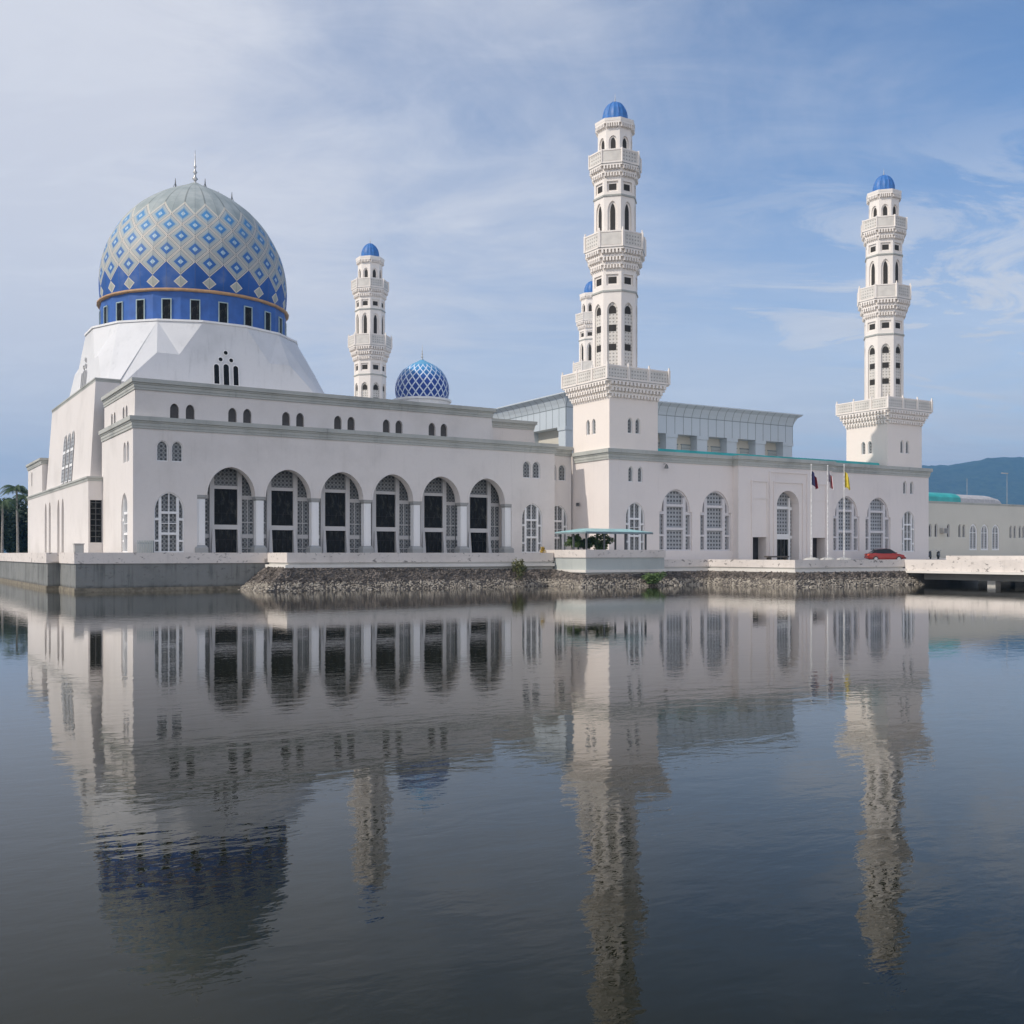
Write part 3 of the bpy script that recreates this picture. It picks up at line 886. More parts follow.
# great dome
DC = (13.1, 30.0)
dome_rim = MB()
a16 = [(11.35, 16, 27.0)]
RV = [Vector((DC[0] + 11.45 * math.cos(-PI / 2 + PI / 16 + k * PI / 8), DC[1] + 11.45 * math.sin(-PI / 2 + PI / 16 + k * PI / 8), 26.7)) for k in range(16)]
sk = MB()
S0 = 12.15; zb_ = 17.2
for q in range(4):
    rot = Matrix.Rotation(q * PI / 2, 3, 'Z')
    def W(x, y, z): return Vector((*DC, 0)) + rot @ Vector((x, y, z))
    def rv(k):
        a = -PI / 2 + PI / 16 + k * PI / 8
        return W(11.45 * math.cos(a), 11.45 * math.sin(a), 26.7)
    def fy(z): return -12.15 + (z - 17.2) * (12.15 - 11.23) / (26.7 - 17.2)
    yq, yc = fy(23.1), fy(17.2)
    Cl, Cr = W(-12.6, yc, 17.2), W(12.6, yc, 17.2)
    Pl, Pr = W(-6.9, yq, 23.1), W(6.9, yq, 23.1)
    Ql, Qr = W(-4.7, yq, 23.1), W(4.7, yq, 23.1)
    sk.face([Cl, Cr, Pr, Qr, rv(0), rv(-1), Ql, Pl])
    sk.face([rv(0), Qr, rv(1)]); sk.face([rv(1), Qr, Pr]); sk.face([rv(1), Pr, Cr])
    sk.face([rv(-1), rv(-2), Ql]); sk.face([rv(-2), Pl, Ql]); sk.face([rv(-2), Cl, Pl])
    sk.face([rv(1), Cr, rv(2)])
sk.face(list(RV))
dbase = sk.build('dome_base', 'skirt', hall, merge=True)
rb = MB(); rb.poly(16, [(11.2, 26.71), (11.36, 26.71), (11.36, 26.91), (11.2, 26.91)], DC, rot=-PI / 2 + PI / 16); rb.build('coping', 'trim', dbase)
for fc, ax in (('front', 0), ('left', 1)):
    for du, z, kd in ((-1.0, 20.4, 'dome_lancet'), (0, 20.4, 'dome_lancet'), (1.0, 20.4, 'dome_lancet'), (-.55, 23.0, 'dome_round'), (.55, 23.0, 'dome_round'), (0, 23.75, 'dome_round')):
        out, pme, fme, dep = WINK[kd]
        if kd == 'dome_lancet' and du == 0:
            sc_ = 1.08
        else: sc_ = 1
        yy = -(12.15 - (z - 17.2) * .0925) - .02
        pos = (DC[0] + du, DC[1] + yy - .10, z) if ax == 0 else (DC[0] + yy - .10, DC[1] - du, z)
        pp = MB(); pp.face([(x * sc_, .05, zz * sc_) for x, zz in out]); 
        ff = MB(); frame_ring(ff, [(x * 1.22 * sc_, (zz - (1.05 if 'lan' in kd else 0)) * (1.07 if 'lan' in kd else 1.22) * sc_ + (1.05 if 'lan' in kd else 0)) for x, zz in out], .09, -.01, .2)
        w_ = pp.build('window', 'glass', dbase, pos, (-.09 if ax == 0 else 0, 0.09 * 0, RZ[fc]))
        w_.rotation_euler = (Matrix.Rotation(RZ[fc], 3, 'Z') @ Matrix.Rotation(-.092, 3, 'X')).to_euler()
        ff.build('frame', 'trim', w_)

PS = .945
prof = [(10.55, 30.7), (10.68, 31.6), (10.74, 32.8), (10.66, 34.2), (10.45, 35.4), (10.15, 36.5), (9.75, 37.5), (9.2, 38.5), (8.5, 39.6), (7.7, 40.6), (6.75, 41.55), (5.65, 42.4), (4.5, 43.15), (3.3, 43.8), (2.2, 44.3), (1.2, 44.75), (.45, 45.15), (.05, 45.3)]
prof = [(r * PS, z - .25 - .15 * (z - 30.7) / 14) for r, z in prof]
bmap = [(30.45, -1.02), (31.75, -.5), (33.15, 0), (34.55, .5), (35.95, 1.0), (37.3, 1.5), (38.65, 2.0), (40.15, 2.5), (46, 4.0)]
def interp(tab, x):
    for (a, b), (c, d) in zip(tab, tab[1:]):
        if x <= c: return b + (d - b) * (x - a) / (c - a)
    return tab[-1][1]
def catmull(P, n):
    res = []
    for k in range(len(P) - 1):
        p0, p1, p2, p3 = P[max(k - 1, 0)], P[k], P[k + 1], P[min(k + 2, len(P) - 1)]
        for j in range(n):
            t = j / n
            res.append(tuple(.5 * (2 * b + (c - a) * t + (2 * a - 5 * b + 4 * c - d) * t * t + (3 * b - a - 3 * c + d) * t ** 3) for a, b, c, d in zip(p0, p1, p2, p3)))
    res.append(P[-1]); return res


def dome_mesh(name, prof, bmap, n, mat, parent, c, sub=1, rot=0.0):
    mb = MB(); pr = catmull(prof, 3)
    for k in range(n * sub):
        a0 = rot + 2 * PI * (k - .0) / (n * sub); a1 = rot + 2 * PI * (k + 1) / (n * sub)
        for (r0, z0), (r1, z1) in zip(pr, pr[1:]):
            P = [(c[0] + r * math.cos(a), c[1] + r * math.sin(a), z) for r, a, z in ((r0, a0, z0), (r0, a1, z0), (r1, a1, z1), (r1, a0, z1))]
            u0, u1 = k / sub, (k + 1) / sub; b0, b1 = interp(bmap, z0), interp(bmap, z1)
            mb.face(P, [(u0, b0), (u1, b0), (u1, b1), (u0, b1)])
    return mb.build(name, mat, parent)


# facet edges where the small lozenges stand: one window column of the drum faces the view axis
va = math.atan2(-118.5, -31.9)
ND = 22
rot0 = va + PI / ND
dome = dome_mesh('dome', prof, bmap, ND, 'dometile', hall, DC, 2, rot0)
for p in dome.data.polygons: p.use_smooth = False
dr = MB(); dr.poly(ND, [(9.95, 26.5), (9.95, 30.1)], DC, rot=rot0, cap=(False, True)); drum = dr.build('drum', 'blue', hall)
rg = MB(); rg.poly(40, [(9.8, 30.1), (10.2, 30.12), (10.33, 30.2), (10.33, 30.33), (10.2, 30.4), (9.8, 30.42)], DC); rg.build('ring_moulding', 'ochre', dome)
for k in range(ND):
    a = rot0 + PI / ND + 2 * PI * k / ND
    rr = 9.95
    b = MB(); b.box(-.42, .42, -.03, .0, 0, 2.35)
    wv = b.build('window', 'glass', drum, (DC[0] + rr * math.cos(a), DC[1] + rr * math.sin(a), 26.9), (0, 0, a + PI / 2))
    f = MB(); f.box(-.52, -.42, -.12, 0, 0, 2.45); f.box(.42, .52, -.12, 0, 0, 2.45); f.box(-.42, .42, -.12, 0, 2.35, 2.45)
    f.build('frame', 'winframe', wv)
def finial(parent, c, z, s, mat='steel'):
    mb = MB()
    pr = [(.55, 0), (.5, .15), (.2, .3), (.16, .7), (.42, 1.0), (.16, 1.3), (.14, 1.7), (.32, 1.95), (.13, 2.2), (.11, 2.6), (.22, 2.8), (.1, 3.0), (.06, 4.2), (.02, 5.2)]
    n = 12
    mb.loft([[(c[0] + r * s * math.cos(2 * PI * k / n), c[1] + r * s * math.sin(2 * PI * k / n), z + h * s) for k in range(n)] for r, h in pr])
    return mb.build('finial', mat, parent, smooth=True)
finial(dome, DC, 44.5, .78)
for a, r, z in ((-.6, 4.2, 42.75), (.15, 2.8, 43.5), (-2.6, 3.0, 43.4), (-1.2, 1.8, 43.95)):
    b = MB(); x, y = DC[0] + r * math.cos(a), DC[1] + r * math.sin(a)
    b.tube([(x, y, z - .1), (x, y, z + .5), (x, y, z + 1.0)], [.07, .06, .02]); b.tube([(x - .25, y - .1, z), (x, y, z + .5), (x + .25, y + .1, z)], .03, 4)
    b.build('lightning_rod', 'post', dome)

# ------------------------------------------------------------------ court building
CZ = 13.58
court = thing('court_building', 'long white court building with wide screened windows and arched portal', 'building', (44.9, -5, 0), R(-1.2))
court.scale = (.977, 1, 1)
OFF = (44.9, -5, 0)
cw = MB()
def cwall(*a, **k): wall(cw, *a, **k)
broad_u = [53.75, 59.4, 80.1, 85.7]
trip_u = [48.3, 91.3]
sm_u = [47.7, 48.95, 90.65, 91.95]
hl = [shift(WINK['broad'][0], u, 3.3) for u in broad_u] + [shift(WINK['triple'][0], u, 3.25) for u in trip_u] + [shift(WINK['tiny'][0], u, 10.3) for u in sm_u]
cwall((0, -5, 0), 0, rect(44.9, 61.9, FLOOR - .3, CZ - .02), [h for h in hl if h[0][0] < 60], .5)
cwall((0, -5, 0), 0, rect(76.6, 95.2, FLOOR - .3, CZ - .02), [h for h in hl if h[0][0] > 76], .5)
PV = -5.85
portal_arch = arch(3.5, FLOOR - .25, 8.3, 10.0, 10, 69.5)
doors = [rect(64.0, 66.1, FLOOR - .25, 4.8), rect(73.4, 75.5, FLOOR - .25, 4.8)]
cwall((0, PV, 0), 0, rect(61.9, 76.6, FLOOR - .3, CZ - .02), [portal_arch] + doors, 1.3)
for u in (61.9, 76.6): cw.face([(u, PV, FLOOR - .3), (u, -5, FLOOR - .3), (u, -5, CZ - .02), (u, PV, CZ - .02)])
cw.face([(44.9, -5, FLOOR - .3), (44.9, 1.49, FLOOR - .3), (44.9, 1.49, CZ - .02), (44.9, -5, CZ - .02)])
cw.face([(44.9, 1.49, FLOOR), (44.9, 62, FLOOR), (44.9, 62, CZ - .02), (44.9, 1.49, CZ - .02)])
cw.face([(95.2, -5, FLOOR - .3), (95.2, 62, FLOOR - .3), (95.2, 62, CZ - .02), (95.2, -5, CZ - .02)])
cw.face([(44.9, 62, FLOOR - .3), (95.2, 62, FLOOR - .3), (95.2, 62, CZ - .02), (44.9, 62, CZ - .02)])
cw.box(43.3, 44.88, 53.9, 60.9, FLOOR - .3, 13.5)
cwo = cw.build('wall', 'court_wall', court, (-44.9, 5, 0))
# raised outline mouldings of the portal
pm = MB()
def outline_box(x0, x1, z0, z1, t=.13):
    y0 = PV - .12
    pm.box(x0, x0 + t, y0, PV, z0, z1); pm.box(x1 - t, x1, y0, PV, z0, z1); pm.box(x0 + t, x1 - t, y0, PV, z1 - t, z1)
outline_box(66.5, 72.6, FLOOR, 12.1, .14); outline_box(67.2, 71.9, FLOOR, 11.0, .14)
outline_box(63.8, 66.3, FLOOR, 11.0); outline_box(73.2, 75.7, FLOOR, 11.0)
pm.box(63.88, 66.22, PV - .06, PV, 9.0, 9.08); pm.box(73.28, 75.62, PV - .06, PV, 9.0, 9.08)
pm.box(67.74, 71.26, PV - .05, PV + .25, 8.2, 8.34) if False else None
pm.build('portal_moulding', 'court_wall', court, (-44.9, 5, 0))
y = PV + 1.2
p = MB(); p.face([(x, y, z) for x, z in portal_arch]); pw = p.build('portal_screen', 'grille', court, (-44.9, 5, 0))
f = MB()
for x in (68.25, 70.75): f.box(x - .14, x + .14, y - .2, y - .01, FLOOR, 9.3)
f.box(68.39, 70.61, y - .2, y - .01, 4.6, 5.2); f.box(68.39, 70.61, y - .2, y - .01, 8.0, 8.3); f.box(67.76, 68.11, y - .15, y - .01, 7.9, 8.25); f.box(70.89, 71.24, y - .15, y - .01, 7.9, 8.25); f.box(67.76, 68.11, y - .15, y - .01, 4.7, 5); f.box(70.89, 71.24, y - .15, y - .01, 4.7, 5)
f.build('frame', 'trim', pw)
d = MB(); d.box(68.39, 70.61, y - .08, y - .02, FLOOR, 4.6); do = d.build('door', 'glass', court, (-44.9, 5, 0))
d = MB()
for x in (68.9, 69.48, 70.05): d.box(x, x + .05, y - .11, y - .082, FLOOR, 4.6)
d.build('glazing_bar', 'post', do)
for x0 in (64.0, 73.4):
    d = MB(); d.box(x0 - .05, x0 + 2.15, y + .05, y + .1, FLOOR, 4.85); d.build('door', 'darkvoid', court, (-44.9, 5, 0))
for u in broad_u: put_window('broad', court, (u, -5, 3.3), off=OFF)
for u in trip_u: put_window('triple', court, (u, -5, 3.25), off=OFF)
for u in sm_u: put_window('tiny', court, (u, -5, 10.3), off=OFF)
cn = MB(); cornice(cn, [(44.9, 1.1), (44.9, -5), (61.9, -5), (61.9, PV), (76.6, PV), (76.6, -5), (95.2, -5), (95.2, 60)], CZ, 1.07, .36)
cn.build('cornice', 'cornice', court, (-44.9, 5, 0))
rf = MB()
rf.loft([[(51.3, -4.5, 13.55), (51.3, -4.3, 13.98), (51.3, -1.5, 14.06), (51.3, -1.5, 13.55)], [(86.7, -4.5, 13.55), (86.7, -4.3, 13.98), (86.7, -1.5, 14.06), (86.7, -1.5, 13.55)]])
rf.build('roof_sheet', 'tealroof', court, (-44.9, 5, 0))
rf = MB(); rf.box(45.1, 95, -4.6, 61.8, 12.6, 13.4); rf.build('roof', 'flat_roof', court, (-44.9, 5, 0))

# metal clad hall on the roof
mh = thing('metal_clad_hall', 'grey blue metal clad upper hall with flared cornice behind the front minaret', 'building', (51.5, 12, 13.4), R(-1.2))
mo = (-51.5, -12, -13.4)
b = MB(); U0, U1, V0, V1 = 51.5, 88.6, 12.0, 46.0; Z0, Z1, Z2 = 18.05, 20.3, 22.0
b.loft([[(U0, V0, Z0), (U1, V0, Z0), (U1, V1, Z0), (U0, V1, Z0)], [(U0, V0, Z1), (U1, V0, Z1), (U1, V1, Z1), (U0, V1, Z1)],
        [(U0 - .12, V0 - .12, 20.7), (U1 + .12, V0 - .12, 20.7), (U1 + .12, V1, 20.7), (U0 - .12, V1, 20.7)],
        [(U0 - .42, V0 - .42, 21.35), (U1 + .42, V0 - .42, 21.35), (U1 + .42, V1, 21.35), (U0 - .42, V1, 21.35)],
        [(U0 - .95, V0 - .95, 21.72), (U1 + .95, V0 - .95, 21.72), (U1 + .95, V1, 21.72), (U0 - .95, V1, 21.72)],
        [(U0 - .95, V0 - .95, 21.86), (U1 + .95, V0 - .95, 21.86), (U1 + .95, V1, 21.86), (U0 - .95, V1, 21.86)]])
b.build('cladding', 'clad', mh, mo)
b = MB()
ns = 27
def seam_at(f):
    return
for k in range(ns + 1):
    u = U0 + .03 + (U1 - U0 - .06) * k / ns
    b.box(u - .03, u + .03, V0 - .015, V0, Z0, Z1)
    b.loft([[(u - .03, V0 - d - .012, z), (u + .03, V0 - d - .012, z), (u + .03, V0 - d + .05, z), (u - .03, V0 - d + .05, z)] for d, z in ((0, Z1), (.12, 20.7), (.42, 21.35), (.95, 21.72))])
b.box(U0, U1, V0 - .02, V0, Z1 - .05, Z1 + .03)
for k in range(24):
    v = V0 + .03 + (V1 - V0) * k / 24
    b.box(U0 - .015, U0, v - .03, v + .03, Z0, Z1)
    b.loft([[(U0 - d - .012, v - .03, z), (U0 - d - .012, v + .03, z), (U0 - d + .05, v + .03, z), (U0 - d + .05, v - .03, z)] for d, z in ((0, Z1), (.12, 20.7), (.42, 21.35), (.95, 21.72))])
b.box(U0 - .02, U0, V0, V1, Z1 - .05, Z1 + .03)
b.build('seam', 'seam', mh, mo)
b = MB(); b.box(U0 + 1.2, U1 - .3, V0 + 1.4, V1, 13.4, Z0); b.build('wall', 'annex', mh, mo)
for k in range(8):
    u = U0 + .02 + k * 5.05
    b = MB(); b.box(u, u + 1.7, V0 + .1, V0 + 1.6, 13.4, 17.6); b.box(u - .1, u + 1.8, V0 - .02, V0 + 1.7, 17.6, Z0 - .003); b.build('column', 'clad', mh, mo)
for k in range(3):
    v = V0 + 8 + k * 9
    b = MB(); b.box(U0 + .1, U0 + 1.4, v, v + 3, 13.4, Z0 - .004); b.build('column', 'clad', mh, mo)
for k in range(7):
    u = U0 + .02 + k * 5.05
    for du, wd in ((1.95, .95), (3.5, 1.45)):
        b = MB(); b.box(u + du, u + du + wd, V0 + 1.34, V0 + 1.395, 13.8, 16.9); wv = b.build('window', 'bluegrey', mh, mo)
        f = MB(); f.box(u + du - .08, u + du + wd + .08, V0 + 1.3, V0 + 1.396, 16.9, 17.02)
        for q in range(1, 10): f.box(u + du, u + du + wd, V0 + 1.31, V0 + 1.336, 13.8 + q * .3, 13.85 + q * .3)
        f.build('louvre', 'seam', wv)

# small dome on the hall roof
sd = thing('small_dome', 'small dome of blue and white lattice tiles above the hall roof', 'dome', (40.6, 27.7, 17.3))
b = MB(); b.poly(16, [(3.35, 0), (3.35, 4.55), (3.6, 4.6), (3.6, 4.85), (3.3, 4.86)]); b.build('drum', 'trim', sd)
sp_ = [(3.15, 4.86), (3.32, 5.5), (3.38, 6.1), (3.3, 6.8), (3.08, 7.5), (2.7, 8.2), (2.2, 8.75), (1.55, 9.2), (.85, 9.55), (.3, 9.85), (.02, 10.0)]
dome_mesh('shell', sp_, [(4.86, 0), (6.1, 1.0), (7.5, 2.1), (8.75, 3.3), (10, 4.4)], 22, 'smalltile', sd, (0, 0), 2)
finial(sd, (0, 0), 9.9, .38)


# ------------------------------------------------------------------ minarets
def build_minaret():
    mt = thing('minaret', 'tallest looking minaret, standing at the left corner of the court building', 'minaret', (48.12, -1.83, 13.3), 0, 'four white minarets with blue caps')
    z0 = -13.3
    def Z(z): return (z if z < 22.3 else 2.95 + (z - 2.95) * .981) + z0
    H2 = 3.15
    b = MB()
    tiny = WINK['tiny'][0]
    for fc in ('front', 'left', 'right', 'back'):
        Mx = Matrix.Rotation(RZ[fc], 4, 'Z')
        org = Mx @ Vector((0, -H2, 0))
        wall(b, org, RZ[fc], rect(-H2, H2, Z(13.2), Z(18.7)), [shift(tiny, x, Z(15.25)) for x in (-.5, .5)], .2)
    b.face([(-H2, -H2, Z(18.69)), (H2, -H2, Z(18.69)), (H2, H2, Z(18.69)), (-H2, H2, Z(18.69))])
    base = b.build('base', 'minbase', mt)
    for fc in ('front', 'left', 'right', 'back'):
        Mx = Matrix.Rotation(RZ[fc], 4, 'Z')
        for x in (-.5, .5): put_window('tiny', base, tuple(Mx @ Vector((x, -H2, Z(15.25)))), fc)
    # square corbelled balcony
    c = MB()
    def corb(mb, n, a0, a1, zb, zt, rows, per, tw):
        hh = (zt - zb) / rows
        for r in range(rows):
            ai = a0 + (a1 - a0) * (r - .25 + .3 * (r == 0)) / rows; ao = a0 + (a1 - a0) * (r + 1) / rows
            zb_ = zb + r * hh
            mb.poly(n, [(ai, zb_), (ai, zb_ + hh * .68), (ao, zb_ + hh * .70), (ao, zb_ + hh + (.001 if r < rows - 1 else 0))], cap=(True, True))
            side = 2 * ai * math.tan(PI / n)
            for k in range(n):
                ang = 2 * PI * k / n
                Mx = Matrix.Rotation(ang, 4, 'Z')
                for j in range(per):
                    x = -side / 2 + side * (j + .5) / per
                    w = side / per * tw / 2
                    i = len(mb.v); 
                    y1 = -ai + .02; y2 = -ao - .02; za, zc_, zd = zb_ + hh * .04, zb_ + hh * .2, zb_ + hh * .70
                    mb.loft([[Mx @ Vector(q) for q in ((x - w, y1, za), (x + w, y1, za), (x + w, y1, zd), (x - w, y1, zd))],
                             [Mx @ Vector(q) for q in ((x - w, y2, zc_), (x + w, y2, zc_), (x + w, y2, zd), (x - w, y2, zd))]])
    corb(c, 4, 3.15, 3.95, Z(18.7), Z(20.45), 3, 15, .55)
    c.build('corbel', 'tower', mt)
    def rail(n, a, zb, zt, per, pw, knob, mt_name='balcony'):
        rb = MB()
        rb.poly(n, [(a, zb), (a, zb + .16), (a - .06, zb + .16), (a - .06, zt - .16), (a, zt - .15), (a, zt), (a - .28, zt), (a - .28, zb)], cap=(False, False))
        side = 2 * a * math.tan(PI / n)
        for k in range(n):
            Mx = Matrix.Rotation(2 * PI * k / n, 4, 'Z')
            for j in range(per + 1):
                x = -side / 2 + side * j / per
                if j == per: continue
                rb.tbox(Mx, x - pw, x + pw, -a - .05, -a + .2, zb, zt + .06)
                if knob: rb.tbox(Mx, x - .06, x + .06, -a + .02, -a + .14, zt + .05, zt + .32)
        o = rb.build(mt_name, 'tower', mt)
        pb = MB()
        for k in range(n):
            Mx = Matrix.Rotation(2 * PI * k / n, 4, 'Z')
            for j in range(per):
                xa = -side / 2 + side * j / per + pw + .12; xb = -side / 2 + side * (j + 1) / per - pw - .12
                pb.tbox(Mx, xa, xb, -a + .03, -a + .06, zb + .22, zt - .22)
        pb.build('panel', 'carve', o)
        fl = MB(); fl.poly(n, [(a - .02, zb - .06), (a - .02, zb + .1)]); fl.build('floor', 'flat_roof', o)
    rail(4, 4.0, Z(20.45), Z(21.86), 3, .1, True)
    # octagonal shaft with recessed window bays
    def tier(a, zb, zt, bays):
        side = 2 * a * math.tan(PI / 8)
        s = MB()
        for k in range(8):
            Mx = Matrix.Rotation(2 * PI * k / 8, 4, 'Z')
            org = Mx @ Vector((0, -a, 0))
            wall(s, org, 2 * PI * k / 8, rect(-side / 2, side / 2, zb, zt), [bay[0] for bay in bays], .18)
        s.poly(8, [(a - .2, zb), (a - .2, zt)], cap=(True, True))
        o = s.build('shaft', 'tower', mt)
        for k in range(8):
            Mx = Matrix.Rotation(2 * PI * k / 8, 4, 'Z')
            for out, fill, panes in bays:
                if fill:
                    f = MB(); f.face([(x, -a + .15, z) for x, z in out]); f.build('panel', fill, o, rot=(0, 0, 2 * PI * k / 8))
                for pane, mat in panes:
                    p = MB(); p.face([(x, -a + .125, z) for x, z in pane]); p.build('window', mat, o, rot=(0, 0, 2 * PI * k / 8))
        return o
    bayA = arch(1.08, Z(22.4), Z(28.45), Z(29.35), 6)
    panes = [(arch(.76, Z(28.15), Z(28.5), Z(29.02), 5), 'slot'), (rect(-.38, .38, Z(26.3), Z(26.98)), 'slot'), (rect(-.38, .38, Z(24.3), Z(24.98)), 'slot')]
    bayB = (rect(-.62, .62, Z(31.1), Z(32.25)), 'tower', [(rect(-.42, .42, Z(31.3), Z(32.0)), 'slot')])
    tier(2.24, Z(20.5), Z(32.75), [(bayA, 'carve', panes), bayB])
    ob = MB(); corb(ob, 8, 2.24, 2.98, Z(32.7), Z(34.9), 3, 6, .55); ob.build('corbel', 'tower', mt)
    rail(8, 3.03, Z(34.9), Z(36.6), 1, .12, True)
    bayC = (arch(1.02, Z(36.6), Z(38.9), Z(40.0), 6), 'tower', [(arch(.52, Z(36.7), Z(38.8), Z(39.75), 6), 'slot')])
    bayD = (rect(-.58, .58, Z(40.95), Z(42.05)), 'tower', [(rect(-.38, .38, Z(41.15), Z(41.8)), 'slot')])
    tier(2.09, Z(35), Z(42.45), [bayC, bayD])
    ob = MB(); corb(ob, 8, 2.09, 2.55, Z(42.4), Z(43.8), 2, 6, .55); ob.build('corbel', 'tower', mt)
    rail(8, 2.6, Z(43.8), Z(45.25), 1, .06, False)
    bayE = (arch(.9, Z(45.3), Z(46.3), Z(47.0), 5), 'tower', [(arch(.5, Z(45.4), Z(46.25), Z(46.8), 5), 'slot')])
    tier(1.72, Z(43.9), Z(47.75), [bayE])
    ob = MB(); corb(ob, 8, 1.72, 1.98, Z(47.7), Z(48.45), 1, 6, .55); ob.poly(8, [(2.0, Z(48.45)), (2.02, Z(48.75)), (1.6, Z(48.82))]); ob.build('corbel', 'tower', mt)
    for a, z in ((2.24, 30.4), (2.09, 40.45)):
        bd = MB(); bd.poly(8, [(a - .1, Z(z)), (a + .09, Z(z + .02)), (a + .09, Z(z + .2)), (a - .1, Z(z + .24))], cap=(False, False))
        bd.build('band', 'cornice', mt)
    dm = MB(); n = 32
    pr = catmull([(1.27, 48.8), (1.31, 49.3), (1.26, 49.8), (1.1, 50.3), (.82, 50.75), (.45, 51.05), (.05, 51.2)], 2)
    dm.loft([[(r * (1 + .02 * math.cos(16 * 2 * PI * k / n)) * math.cos(2 * PI * k / n), r * (1 + .02 * math.cos(16 * 2 * PI * k / n)) * math.sin(2 * PI * k / n), Z(z)) for k in range(n)] for r, z in pr])
    cap = dm.build('cap_dome', 'minblue', mt)
    rb = MB()
    for k in range(8):
        a = 2 * PI * (k + .5) / 8
        rb.tube([(r * 1.02 * math.cos(a), r * 1.02 * math.sin(a), Z(z)) for r, z in pr], .03, 4)
    rb.build('rib', 'seamblue', cap)
    finial(cap, (0, 0), Z(51.1), .2)
    return mt


mina = build_minaret()
for x, y, lab in ((89.5, -2.9, 'minaret at the far right, by the hills, at the court building end'),
                  (46.9, 57.4, 'minaret rising between the great dome and the small lattice dome'),
                  (88.6, 57.2, 'minaret mostly hidden directly behind the tallest looking minaret')):
    c = copy_tree(mina); c.location = (x, y, 13.3); c.rotation_euler = (0, 0, R(-1.2)); c['label'] = lab

# ------------------------------------------------------------------ annex beyond
ax = thing('annex_building', 'low beige annex with small arched windows beyond the bridge', 'building', (112, 18, FLOOR - .15))
b = MB(); slots = [127.3, 128.8, 132.0, 135.0, 136.1, 149.2, 150.4, 151.9, 153.0, 155, 156.2]; arches = [138.7, 141.8, 144.9]
AZ = 11.5
wall(b, (-112, 0, -FLOOR + .15), 0, rect(112, 190, FLOOR - .3, AZ), [shift(WINK['annex_slot'][0], u, 5.7) for u in slots] + [shift(WINK['annex_arch'][0], u, 3.6) for u in arches], .35)
b.box(0, 78, .5, 20, 0, AZ - FLOOR - .1)
b.build('wall', 'annex', ax)
AO = (112, 18, FLOOR - .15)
for u in slots: put_window('annex_slot', ax, (u, 18, 5.7), off=AO)
for u in arches: put_window('annex_arch', ax, (u, 18, 3.6), off=AO)
cn = MB(); cornice(cn, [(0, 0), (78, 0)], AZ - FLOOR + .15, .35, .15); cn.build('cornice', 'cornice', ax)
def barrel(x0, x1, h, mat, d0=1.0, d1=9.0, end=0):
    m_ = MB(); rings = []
    for x, s in ((x0, 1), (x1 - end, 1)) + (((x1 - end * .35, .82), (x1, .05)) if end else ()):
        rings.append([(x, (d0 + d1) / 2 - (d1 - d0) / 2 * math.cos(PI * k / 12), AZ - FLOOR + h * s * math.sin(PI * k / 12) ** .5) for k in range(13)])
    m_.loft(rings, closed=True); return m_.build('barrel_roof', mat, ax, smooth=False)
barrel(12, 24.8, 1.95, 'tealroof'); barrel(24.85, 36.6, 1.8, 'greyroof', end=2.5)

# wall-mounted air conditioner on the annex
t = thing('air_conditioner', 'grey air conditioner box hung on the beige annex wall between slot windows', 'air conditioner', (130.3, 17.6, 6.3))
b = MB(); b.box(-.55, .55, -.35, .35, 0, .85); b.build('casing', 'ac', t)
b = MB()
for k in range(7): b.box(-.45, .45, -.37, -.352, .1 + k * .1, .15 + k * .1)
b.build('grille', 'post', t)

# ------------------------------------------------------------------ pavilion on its terrace
pv_ = thing('pavilion', 'open pavilion with thin pale teal roof on dark posts', 'pavilion', (36.4, -12.8, 3.34))
b = MB(); x0, x1, y0, y1 = -.2, 7.5, -.2, 4.7; zt = 1.55
b.loft([[(x0, y0, zt), (x1, y0, zt), (x1, y1, zt), (x0, y1, zt)], [(x0, y0, zt + .1), (x1, y0, zt + .1), (x1, y1, zt + .1), (x0, y1, zt + .1)],
        [(x0 + 1.5, y0 + 2, zt + .42), (x1 - 1.5, y0 + 2, zt + .42), (x1 - 1.5, y1 - 2, zt + .42), (x0 + 1.5, y1 - 2, zt + .42)]])
b.build('roof', 'paleteal', pv_)
b = MB(); b.box(x0 - .04, x1 + .04, y0 - .04, y0 - .002, zt - .1, zt + .06); b.box(x0 - .04, x0 - .002, y0, y1, zt - .1, zt + .06); b.build('fascia', 'seam', pv_)
for px_, py_ in ((.15, .2), (2.15, .2), (4.6, .2), (7.0, .2), (.15, 2.2), (.15, 4.3), (2.2, 4.3), (4.4, 4.3), (6.6, 4.3)):
    b = MB(); b.box(px_ - .07, px_ + .07, py_ - .07, py_ + .07, 0, zt); b.build('post', 'post', pv_)


# ------------------------------------------------------------------ vegetation
def leaf_mat(name, a, b_):
    m, g, bs = newmat(name)
    p = g.node('ShaderNodeTexCoord').outputs['Object']
    n = g.noise(p, 1.3, 4); n2 = g.noise(p, 11, 2)
    c = g.mix(g.ramp(n, .3, .7), a, b_); c = g.mix(g.m('MULTIPLY', g.ramp(n2, .4, .7), .4), c, b_)
    g.link(c, bs.inputs['Base Color']); bs.inputs['Roughness'].default_value = .6
    return m
M['leaf'] = leaf_mat('leaf_green', (.06, .115, .03), (.14, .21, .07))
M['darkleaf'] = leaf_mat('leaf_dark', (.012, .028, .014), (.03, .055, .022))
M['dryleaf'] = leaf_mat('leaf_dry', (.07, .09, .03), (.17, .17, .07))
M['palmleaf'] = leaf_mat('palm_leaf', (.02, .05, .02), (.07, .12, .04))
M['yellowleaf'] = leaf_mat('yellow_leaf', (.40, .26, .03), (.60, .42, .06))
M['bark'] = plain('bark', (.13, .11, .09), .9, var=.3, scale=4)
M['palmbark'] = plain('palm_trunk', (.26, .24, .21), .9, var=.25, scale=3)


